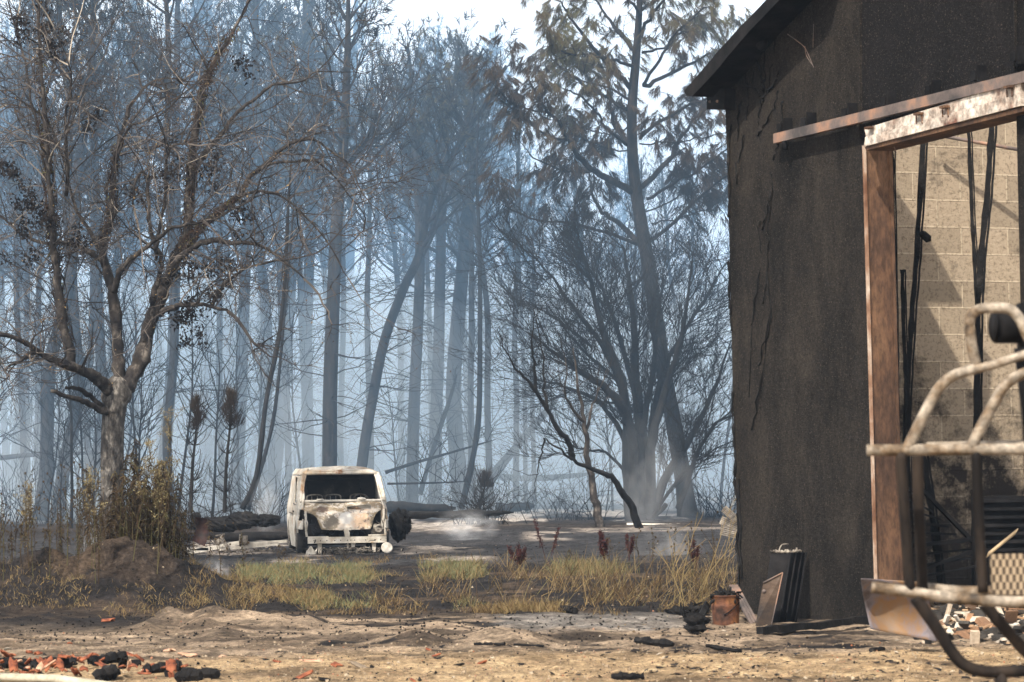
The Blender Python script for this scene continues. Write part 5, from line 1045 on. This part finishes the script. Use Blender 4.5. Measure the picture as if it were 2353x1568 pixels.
special = [(249, 1430 + 0, .16, .13, 1.2, OR, 'orange curved tile shard alone on the black soil below the weed mound'), (432, 1501, .16, .12, 1.4, PL, 'pale upturned tile shard with a curled end, near the middle of the tile fragments'), (390, 1503, .13, .10, .5, PL, 'flat pale tile shard left of the curled pale one'),
    (512, 1512, .08, .08, .4, PL, 'small whitish tile chip right of the curled pale shard'), (300, 1509, .12, .09, 1.3, OR, 'orange tile piece between two charred sticks'), (178, 1518, .16, .10, 1.5, PL, 'pale pink flat shard behind the tile heap'), (160, 1479, .05, .06, .3, OR, 'small orange chip alone on the grey sand left'),
    (718, 1521, .2, .08, 1.5, PL, 'long pinkish tile shard right of the heap'), (830, 1534, .17, .11, 1.4, m_noise('grey_tile', [(.3, (.10, .08, .06)), (.6, (.24, .19, .14))], 6), 'grey brown half round tile piece right of the heap'), (775, 1543, .10, .10, .6, OR, 'reddish tile shard just left of the grey half round piece'),
    (698, 1559, .16, .12, 1.5, OR, 'orange tile with black mouth right of the heap'), (745, 1564, .09, .08, 1.2, BK, 'small black edged tile lump lowest right of the heap'), (1055, 1531, .08, .06, 1, BK, 'black and orange pair of chips in the mid gravel, the darker one'), (1108, 1533, .08, .07, 1, OR, 'orange chip with black face in the mid gravel'),
    (985, 1499 - 4, .06, .05, 1, OR, 'tiny orange chip upright in the gravel edge'), (950, 1563, .06, .04, 1, OR, 'dull red chip low in the gravel between the orange ones'), (1740, 1494 - 6, .09, .06, 1.3, OR, 'orange red tile shard lying right of centre in the gravel'), (1395, 1558 - 4, .08, .05, 1.2, OR, 'red chip near the bottom middle')]
for i, (x, y, L, wd, rz, mt, lab) in enumerate(special):
    if lab.startswith('orange red'): x, y = 1000, 1509
    if lab.startswith('red chip'): x, y = 637, 1529
    tile(x, y, L, wd, rz, mt, lab, 0, random.gauss(0, .25))
for i in range(64):
    x = random.uniform(-20, 350) if i < 58 else random.uniform(385, 430); y = random.triangular(1530, 1566, 1548) - (6 if x < 230 else 0)
    tile(x, y, random.uniform(.05, .15), random.uniform(.05, .10), random.uniform(-1.6, 1.6), OR if random.random() < .6 else (BK if random.random() < .7 else PL), 'broken curved roof tile lying in the orange and black tile heap', random.uniform(0, .10), random.gauss(0, .5), 'broken roof tiles in the heap')
def clog(x0, y0, x1, y1, r, label, mat='char', name='charred_log'):
    a = on(x0, y0); b = on(x1, y1); a.z += r * .8; b.z += r * .8; q = np.linspace(np.array(a), np.array(b), 12) + rng.normal(size=(12, 3)) * r * .12; m_ = MB(); m_.tube(q, r * (1 + .2 * rng.normal(size=12)), 6); tag(m_.build(name, MT[mat], smooth=False), label, 'log')
clog(-15, 1530, 166, 1532, .055, 'long black charred log behind the tile heap at the left edge'); clog(212, 1519, 290, 1516, .05, 'short thick charred log among the pale shards'); clog(276, 1538, 325, 1531, .035, 'small pointed charred stick above the tile heap'); clog(330, 1548, 420, 1543, .05, 'grey black log on the back of the tile heap')
clog(425, 1556, 500, 1558, .05, 'black log in the middle of the tile heap', ); clog(222, 1566, 262, 1560, .06, 'stubby black block in the front of the tile heap')
clog(412, 1568, 462, 1562, .05, 'grey black lump at the right front of the tile heap'); clog(1468, 1440 + 148 - 10, 1550, 1440 + 149 - 10, .0, 'x') if False else None
for x0, y0, x1, y1, r, lab in [(1465, 1480, 1545, 1481, .035, 'dark charred stick lying on the gravel before the hall'), (1405, 1560, 1480, 1555, .03, 'black stick near the bottom edge in the middle'), (1625, 1497, 1700, 1500, .02, 'thin black sliver right of the charred stick'), (2000, 1500, 2030, 1494, .022, 'dark curled scrap before the buckled sheet'), (1090, 1484, 1160, 1484, .018, 'thin dark sliver in the sand left of centre'), (1180, 1486, 1250, 1488, .015, 'second thin dark sliver right beside the first in the sand'), (1290, 1404 + 4, 1320, 1410, .05, 'black lump on the sand edge below the grass')]:
    clog(x0, y0, x1, y1, r, lab, name='charred_stick')
MT['paleold'] = m_noise('weathered_pole', [(.3, (.20, .18, .13)), (.6, (.44, .40, .31))], 8, (1, 1, 1), 6, .8, .4, .01, 30)
g = MB(); a = on(-30, 1570); b = on(290, 1588); 
g.tube([a + Vector((0, 0, .04)), (a + b) / 2 + Vector((0, 0, .06)), b + Vector((0, 0, .02))], .04, 10, flat=1.5); tag(g.build('scorched_pipe', MT['paleold']), 'pale weathered pole lying in the bottom left corner', 'pole')
# gravel grains and crumbs of charcoal
def crumbs():
    n = 5200; m_ = MB(); c_ = MB()
    for k in range(n):
        y = random.uniform(1478, 1600); x = random.uniform(-80, 2430); g = G(x, y); s = random.uniform(.004, .013) * (1 if random.random() < .95 else 2); z = gz(g.x, g.y)
        d = rng.normal(size=3); d /= np.linalg.norm(d); e = rnd_perp(d); f = np.cross(d, e); V = [np.array((g.x, g.y, z + s * .3)) + a * s * random.uniform(.6, 1.3) for a in (d, -d, e, -e, f, -f)]
        (c_ if random.random() < .16 else m_).add(V, t=[(0, 2, 4), (2, 1, 4), (1, 3, 4), (3, 0, 4), (2, 0, 5), (1, 2, 5), (3, 1, 5), (0, 3, 5)], tint=random.random())
    for k in range(5200):
        y = random.uniform(1180, 1478); x = random.uniform(-80, 1720); g = G(x, y); s = random.uniform(.006, .018); z = gz(g.x, g.y); d = rng.normal(size=3); d /= np.linalg.norm(d); e = rnd_perp(d); f = np.cross(d, e); V = [np.array((g.x, g.y, z + s * .3)) + a * s * random.uniform(.5, 1.6) for a in (d, -d, e, -e, f, -f)]
        (c_ if random.random() < .9 else m_).add(V, t=[(0, 2, 4), (2, 1, 4), (1, 3, 4), (3, 0, 4), (2, 0, 5), (1, 2, 5), (3, 1, 5), (0, 3, 5)], tint=random.random())
    tag(m_.build('gravel', m_tint('gravel_mix', [(0, (.12, .085, .055)), (.5, (.25, .19, .125)), (.9, (.36, .30, .22)), (1, (.30, .11, .055))]), smooth=False), 'loose gravel and small stones', 'gravel', kind='stuff'); tag(c_.build('charcoal_crumbs', MT['char'], smooth=False), 'crumbs of charcoal on the ground', 'charcoal', kind='stuff')
crumbs()
def litter():
    m_ = MB()
    for k in range(620):
        r_ = random.random(); x = random.uniform(-40, 2400) if r_ < .5 else (random.uniform(1700, 2400) if r_ < .8 else random.gauss(1590, 70)); y = random.uniform(1440, 1580) if x < 1500 or x > 1760 else random.uniform(1418, 1560)
        g = on(x, y); a = random.uniform(0, 3.14); d = Vector((math.cos(a), math.sin(a), random.gauss(0, .12))); e = Vector((-math.sin(a), math.cos(a), random.gauss(0, .3))).normalized(); s = random.uniform(.008, .04); n = random.randint(4, 7)
        o_l = [g + Vector((0, 0, .006)) + (d * math.cos(t_) * random.uniform(.8, 2.2) + e * math.sin(t_) * random.uniform(.4, .9)) * s + Vector((0, 0, random.random() * s * .5)) for t_ in sorted(random.uniform(0, 6.28) for _ in range(n))]
        c = sum(o_l, Vector()) / n; V = [tuple(c + Vector((0, 0, s * .3)))] + [tuple(p) for p in o_l]
        m_.add(V, t=[(0, i + 1, (i + 1) % n + 1) for i in range(n)], tint=random.random() * (.55 if random.random() < .6 else 1))
    tag(m_.build('litter', m_tint('litter_mix', [(0, (.006, .006, .007)), (.5, (.022, .018, .016)), (.6, (.10, .065, .04)), (.85, (.26, .20, .14)), (1, (.40, .36, .30))]), smooth=False), 'charred flakes and splinters scattered over the sandy yard', 'litter', kind='stuff')
litter()

# ------------------------------------------------------------------ grass, weeds
MT['grass'] = m_tint('grass_blades', [(0, (.015, .011, .009)), (.25, (.10, .062, .030)), (.5, (.25, .18, .085)), (.75, (.12, .12, .055)), (1, (.14, .165, .085))], trans=.2)
MT['weed'] = m_tint('weed_leaves', [(0, (.010, .008, .007)), (.35, (.055, .035, .020)), (.55, (.080, .058, .030)), (.7, (.085, .082, .036)), (.88, (.20, .15, .08)), (1, (.34, .30, .16))], trans=.25)
MT['dock'] = m_tint('dock_seed', [(0, (.018, .006, .006)), (1, (.075, .02, .016))])
def grass(name, label, patches):
    m_ = MB()
    for (x0, x1, y0, y1, n, h0, h1, t0, t1, lean, thr) in patches:
        xs = rng.uniform(x0, x1, n); ys = rng.uniform(y0, y1, n); k = fbm(xs * .018, ys * .06, 51, 3) > thr; xs = xs[k]; ys = ys[k]; N = len(xs)
        B = np.array([tuple(G(a, b)) for a, b in zip(xs, ys)]); B[:, :2] += rng.normal(size=(N, 2)) * .05; B[:, 2] = gh(B[:, 0], B[:, 1])
        tw = fbm(xs * .03, ys * .08, 57, 3); d = rng.normal(size=(N, 3)) * [.55, .5, .12] + np.array([lean, 0, 1]); h = rng.uniform(h0, h1, N) * (.6 + .8 * tw)
        m_.blades(B, d, h, rng.uniform(.004, .009, N), np.clip(rng.uniform(t0, t1, N) + (tw - .5) * .3, 0, 1), rng.uniform(0, .45, N), seg=2)
    return tag(m_.build(name, MT['grass'], smooth=False), label, 'grass', kind='stuff')
grass('green_grass', 'green grass patches before the van', [(550, 850, 1300, 1346, 6500, .06, .24, .45, 1, .05, .40), (940, 1110, 1298, 1330, 3000, .10, .32, .45, 1, .05, .36), (760, 1000, 1318, 1340, 1100, .1, .2, .4, .8, 0, .4), (1270, 1460, 1296, 1325, 1600, .15, .35, .4, .9, 0, .45), (680, 860, 1370, 1400, 1500, .08, .18, .5, .9, 0, .4), (1050, 1120, 1385, 1402, 200, .06, .14, .5, .9, 0, .3)])
grass('dry_grass', 'dry yellow grass along the burnt verge', [(430, 760, 1366, 1402, 4200, .08, .2, .25, .62, 0, .42), (380, 560, 1330, 1375, 900, .1, .3, .2, .5, 0, .45), (760, 1690, 1380, 1414, 4600, .04, .17, .0, .6, .1, .47), (840, 1690, 1330, 1395, 2600, .06, .42, .0, .55, .1, .52), (980, 1690, 1285, 1340, 1500, .08, .42, .0, .5, .1, .50), (1050, 1690, 1290, 1400, 700, .3, .6, .0, .7, .3, .35),
    (1280, 1690, 1320, 1395, 1100, .2, .75, .05, .6, .2, .5), (0, 430, 1396, 1410, 1300, .04, .12, .3, .6, 0, .40), (0, 120, 1300, 1330, 600, .1, .3, .2, .5, 0, .3), (60, 430, 1290, 1330, 900, .06, .2, .2, .5, .0, .4), (640, 1000, 1285, 1300, 900, .08, .2, .2, .5, 0, .45), (230, 380, 1408, 1440, 260, .05, .14, .2, .5, 0, .5), (1100, 1300, 1400, 1414, 1500, .1, .25, .2, .6, 0, .35)])
def weed(H, kind, lean=0.0):
    """tall drooping-leaved weed at the origin; kind: leafy, bare, plume"""
    s = MB(); l = MB(); q = path((0, 0, -.03), (lean, random.gauss(0, .04), 1), H, 9, .035, .0); s.tube(q, np.linspace(.007, .003, 10), 4, tint=random.uniform(.3, .8))
    n = int(H * (76 if kind == 'leafy' else 30 if kind == 'bare' else 70)); a = rng.uniform(.1, 1, n) ** .6 * 9; i = np.minimum(a.astype(int), 8); c = q[i] + (q[i + 1] - q[i]) * (a - i)[:, None]
    ph = rng.uniform(0, 6.28, n); d = np.stack([np.cos(ph), np.sin(ph), rng.uniform(-.6, .6, n)], 1)
    l.blades(c, d, rng.uniform(.05, .13, n) * (1 if kind == 'leafy' else .6), .014, rng.uniform(.0, .9, n) * (.75 if kind != 'plume' else 1), rng.uniform(.4, 1.3, n), seg=2)
    if kind == 'bare':
        for _ in range(7):
            j = random.randint(4, 9); p = path(q[j], (random.gauss(0, .5), random.gauss(0, .5), .9), random.uniform(.1, .3), 3, .1, 0); s.tube(p, .003, 3, tint=.4); l.blob(p[-1], .014, j, .2, 6, (1, 1, 1.2), tint=.45)
    if kind == 'plume':
        for _ in range(26):
            j = random.randint(5, 9); p = path(q[j], (random.gauss(0, .35), random.gauss(0, .35), 1), random.uniform(.12, .3), 4, .08, .0); s.tube(p, .003, 3, tint=.5); l.blades(p[-1] + rng.normal(size=(16, 3)) * .025, rng.normal(size=(16, 3)) + [0, 0, 1], .03, .014, rng.uniform(.8, 1, 16))
    return s, l
def mkweed(kind, H, label, group, loc=(0, 0, 0), lean=0):
    t = empty('tall_weed', (0, 0, 0), label, 'weed', group); s, l = weed(H, kind, lean); s.build('stem', MT['weed'], t, smooth=False); l.build('leaves', MT['weed'], t, smooth=False); t.location = loc; return t
def place(x, y, kind, H, label, lean=0): g = on(x, y); return mkweed(kind, H, label, None, tuple(g), lean)
def mound_pt(x, Y): X = (x - CX) * Y / FD; return (X, Y, gz(X, Y))
GW = 'withered weeds crowding the mound'; LW = 'dark withered leafy weed stalk in the crowd on the mound'
pr = [mkweed('leafy', h, LW, GW, mound_pt(x, 38.5)) for h, x in ((1.1, 240), (.95, 300), (1.25, 360), (.85, 400), (1.0, 200))]
for i in range(165):
    u = random.random(); x = random.triangular(190, 435, 340) if u < .84 else random.uniform(-10, 200)
    Yw = random.uniform(38.4, 41.2); p = mound_pt(x, Yw); s = (random.uniform(.65, 1.30) if x > 195 else random.uniform(.35, .75)) * (.92 if x > 400 else 1)
    copy_tree(pr[i % 5], p, random.uniform(0, 6.28), s)
GB = 'thin bare stalks on the mound'; LB = 'thin bare stalk with round seed heads in the sparse left part of the mound'
pb = [mkweed('bare', h, LB, GB, mound_pt(x, 37.5)) for h, x in ((1.1, 60), (.9, 110), (1.2, 150))]
for i in range(26): copy_tree(pb[i % 3], mound_pt(random.uniform(-5, 235), random.uniform(36.8, 39.5)), random.uniform(0, 6.28), random.uniform(.6, 1.1))
for x, H, lean, lab in [(355, 1.95, .14, 'tallest plumed weed on the mound, feathery cream head high right of the oak'), (225, 1.15, 0, 'plumed weed with a broad cream head in front of the oak trunk'), (300, 1.45, .16, 'plumed weed with a cream head leaning right, right of the oak trunk'), (356, 1.30, .03, 'plumed weed with a round cream head just left of the tallest'), (62, .95, -.05, 'leafy green topped weed near the left edge of the mound')]:
    mkweed('plume', H, lab, None, mound_pt(x, 37.6), lean)
for x, y, H, lab in [(640, 1300, .42, 'small dark leafy weed before the van left front wheel'), (655, 1290, .30, 'brown weed tuft beside the one at the van left front wheel'), (795, 1300, .25, 'low brown weed before the middle of the van'), (484, 1330, 1.0, 'lone drooping dark weed right of the mound'), (1310, 1300, .35, 'short green leafy weed left of the red dock stalks'), (440, 1340, .7, 'thin weed at the right foot of the mound')]:
    place(x, y, 'leafy', H, lab)
for x, y, H, lab in [(1500, 1330, .75, 'thin stalk with yellow round seed heads left in the right verge'), (1545, 1335, .85, 'thin stalk with yellow round seed heads centred in the right verge'), (1590, 1340, .8, 'thin stalk with seed heads right in the verge'), (1640, 1350, .95, 'tall stalk with seed heads nearest the hall corner'), (1470, 1320, .6, 'thin low stalk with seed heads beside the dock'), (1400, 1300, .4, 'short stalk with seed heads between the red docks'), (505, 1350, .8, 'bare stalk right of the mound'), (560, 1360, .9, 'bare stalk standing before the green grass')]:
    place(x, y, 'bare', H, lab)
def dock(x, y, H, n, lab):
    g = on(x, y); t = empty('dock_plant', tuple(g), lab, 'plant'); s = MB(); l = MB()
    for k in range(n):
        q = path(g, (random.gauss(0, .20), random.gauss(0, .15), 1), H * random.uniform(.65, 1), 8, .05, 0); s.tube(q, .006, 4, tint=.3); m_ = 240; a = rng.uniform(.4, 1, m_) * 8; i = np.minimum(a.astype(int), 7); c = q[i] + (q[i + 1] - q[i]) * (a - i)[:, None]
        l.blades(c + rng.normal(size=(m_, 3)) * .018, rng.normal(size=(m_, 3)) + [0, 0, .5], .035, .018, rng.uniform(0, 1, m_))
    s.build('stem', MT['dock'], t, smooth=False); l.build('seed_heads', MT['dock'], t, smooth=False)
dock(1390, 1296, .62, 8, 'broad dark red dock clump before the bent sapling'); dock(1258, 1300, .9, 2, 'tall slender red dock right of the green grass'); dock(1195, 1310, .45, 6, 'low red brown dock clump left of the slender one'); dock(1445, 1290, .55, 3, 'dark red dock just right of the broad clump'); dock(1600, 1310, .5, 3, 'brownish red dock leaning in the right verge')
# long arching yellow stems near the corner
for x, y, L, lx in [(1610, 1380, 1.5, .3), (1560, 1400, 1.2, .12), (1575, 1398, 1.0, -.1), (1640, 1370, 1.1, .3), (1600, 1372, 1.3, .5), (1545, 1395, .7, .2), (1570, 1400, .85, -.25), (1660, 1360, .9, .2)]:
    m_ = MB(); g = on(x, y); q = path(g, (lx, 0, 1), L, 9, .05, -.05); m_.tube(q, np.linspace(.008, .003, 10), 4, tint=.55)
    for k in range(4): j = random.randint(4, 8); m_.tube(path(q[j], (random.gauss(.3, .4), 0, .6), .3, 4, .08, -.06), .003, 3, tint=.5)
    tag(m_.build('arching_stem', MT['grass'], smooth=False), {1.5: 'longest pale yellow arching stem beside the rusty drum', 1.2: 'upright yellow stem left of the longest arching one', 1.0: 'thin yellow stem leaning left in the right verge', 1.1: 'pale yellow stem arching right, nearest the hall corner', 1.3: 'low slanting yellow stem left of the rusty drum', .7: 'short yellow stem tuft at the edge of the ash patch', .85: 'yellow stem leaning furthest left over the burnt grass', .9: 'short yellow stem against the hall corner'}[L], 'plant')

# ------------------------------------------------------------------ haze and smoke
def vol(name, V, q, color, density, label, kind='stuff', puff=None):
    m = bpy.data.materials.new(name); m.use_nodes = True; nt = m.node_tree; nt.nodes.clear(); o = nt.nodes.new('ShaderNodeOutputMaterial'); pv = nt.nodes.new('ShaderNodeVolumePrincipled')
    pv.inputs['Color'].default_value = (*color, 1); pv.inputs['Density'].default_value = density; pv.inputs['Anisotropy'].default_value = -.1; nt.links.new(pv.outputs[0], o.inputs['Volume'])
    if puff:
        tc = nt.nodes.new('ShaderNodeTexCoord'); g = nt.nodes.new('ShaderNodeTexGradient'); g.gradient_type = 'SPHERICAL'; nt.links.new(tc.outputs['Object'], g.inputs[0])
        n = nt.nodes.new('ShaderNodeTexNoise'); n.inputs['Scale'].default_value = 2.2; n.inputs['Detail'].default_value = 4; n.inputs['Distortion'].default_value = .8; nt.links.new(tc.outputs['Object'], n.inputs['Vector'])
        r = nt.nodes.new('ShaderNodeMapRange'); r.inputs[1].default_value = .42; r.inputs[2].default_value = .68; nt.links.new(n.outputs[0], r.inputs[0])
        mu = nt.nodes.new('ShaderNodeMath'); mu.operation = 'MULTIPLY'; nt.links.new(g.outputs['Fac'], mu.inputs[0]); nt.links.new(r.outputs[0], mu.inputs[1]); m2 = nt.nodes.new('ShaderNodeMath'); m2.operation = 'MULTIPLY'; m2.inputs[1].default_value = density; nt.links.new(mu.outputs[0], m2.inputs[0]); nt.links.new(m2.outputs[0], pv.inputs['Density'])
    mb = MB(); mb.add(V, q); o = mb.build(name, m, smooth=False); tag(o, label, None, kind=kind); return o
def cube(c, h):
    b = MB(); b.box(c, (h[0], 0, 0), (0, h[1], 0), (0, 0, h[2])); return b.v[0], b.q[0]
V, q = cube((0, 140, 28), (180, 165, 32)); vol('haze', V, q, (.50, .70, .98), .00035, 'blue smoke haze over the whole wood')
b = MB(); b.blob((0, 188, 6), 1.0, 5, .30, 26, (150, 94, 28)); vol('smoke', b.v[0], b.q[0], (.41, .68, 1.0), .0072, 'blue smoke filling the wood between the trunks')
b = MB(); b.blob((0, 196, 0), 1.0, 8, .30, 26, (160, 104, 14)); vol('low_smoke', b.v[0], b.q[0], (.83, .93, 1.0), .024, 'pale smoke hanging low over the floor of the wood')
for (x, y, Y, sx, sy, sz, dn) in [(1072, 1210, 70, .9, .6, .5, 2.2), (610, 1165, 76, .45, .4, .9, 2.0), (497, 1325, 44, .25, .2, .35, 5), (1535, 1290, 56, .8, .5, .9, 1.2), (1500, 1130, 88, 1.6, 1, 2.6, .5), (225, 1255, 60, .5, .4, .7, 2.0), (640, 1060, 104, 5, 3, 5, .16), (330, 1080, 104, 4, 3, 4, .16), (880, 1000, 120, 6, 4, 7, .12), (1180, 1080, 106, 5, 3, 4, .16), (1620, 1120, 104, 4, 3, 4, .16), (60, 1110, 100, 4, 3, 4, .14)]:
    V, q = cube((0, 0, 0), (1, 1, 1)); o = vol('smoke_wisp', V, q, (.95, .97, 1), dn, 'small wisp of smoke rising from the smouldering ground', puff=True); o.location = P(x, y, Y); o.scale = (sx, sy, sz)
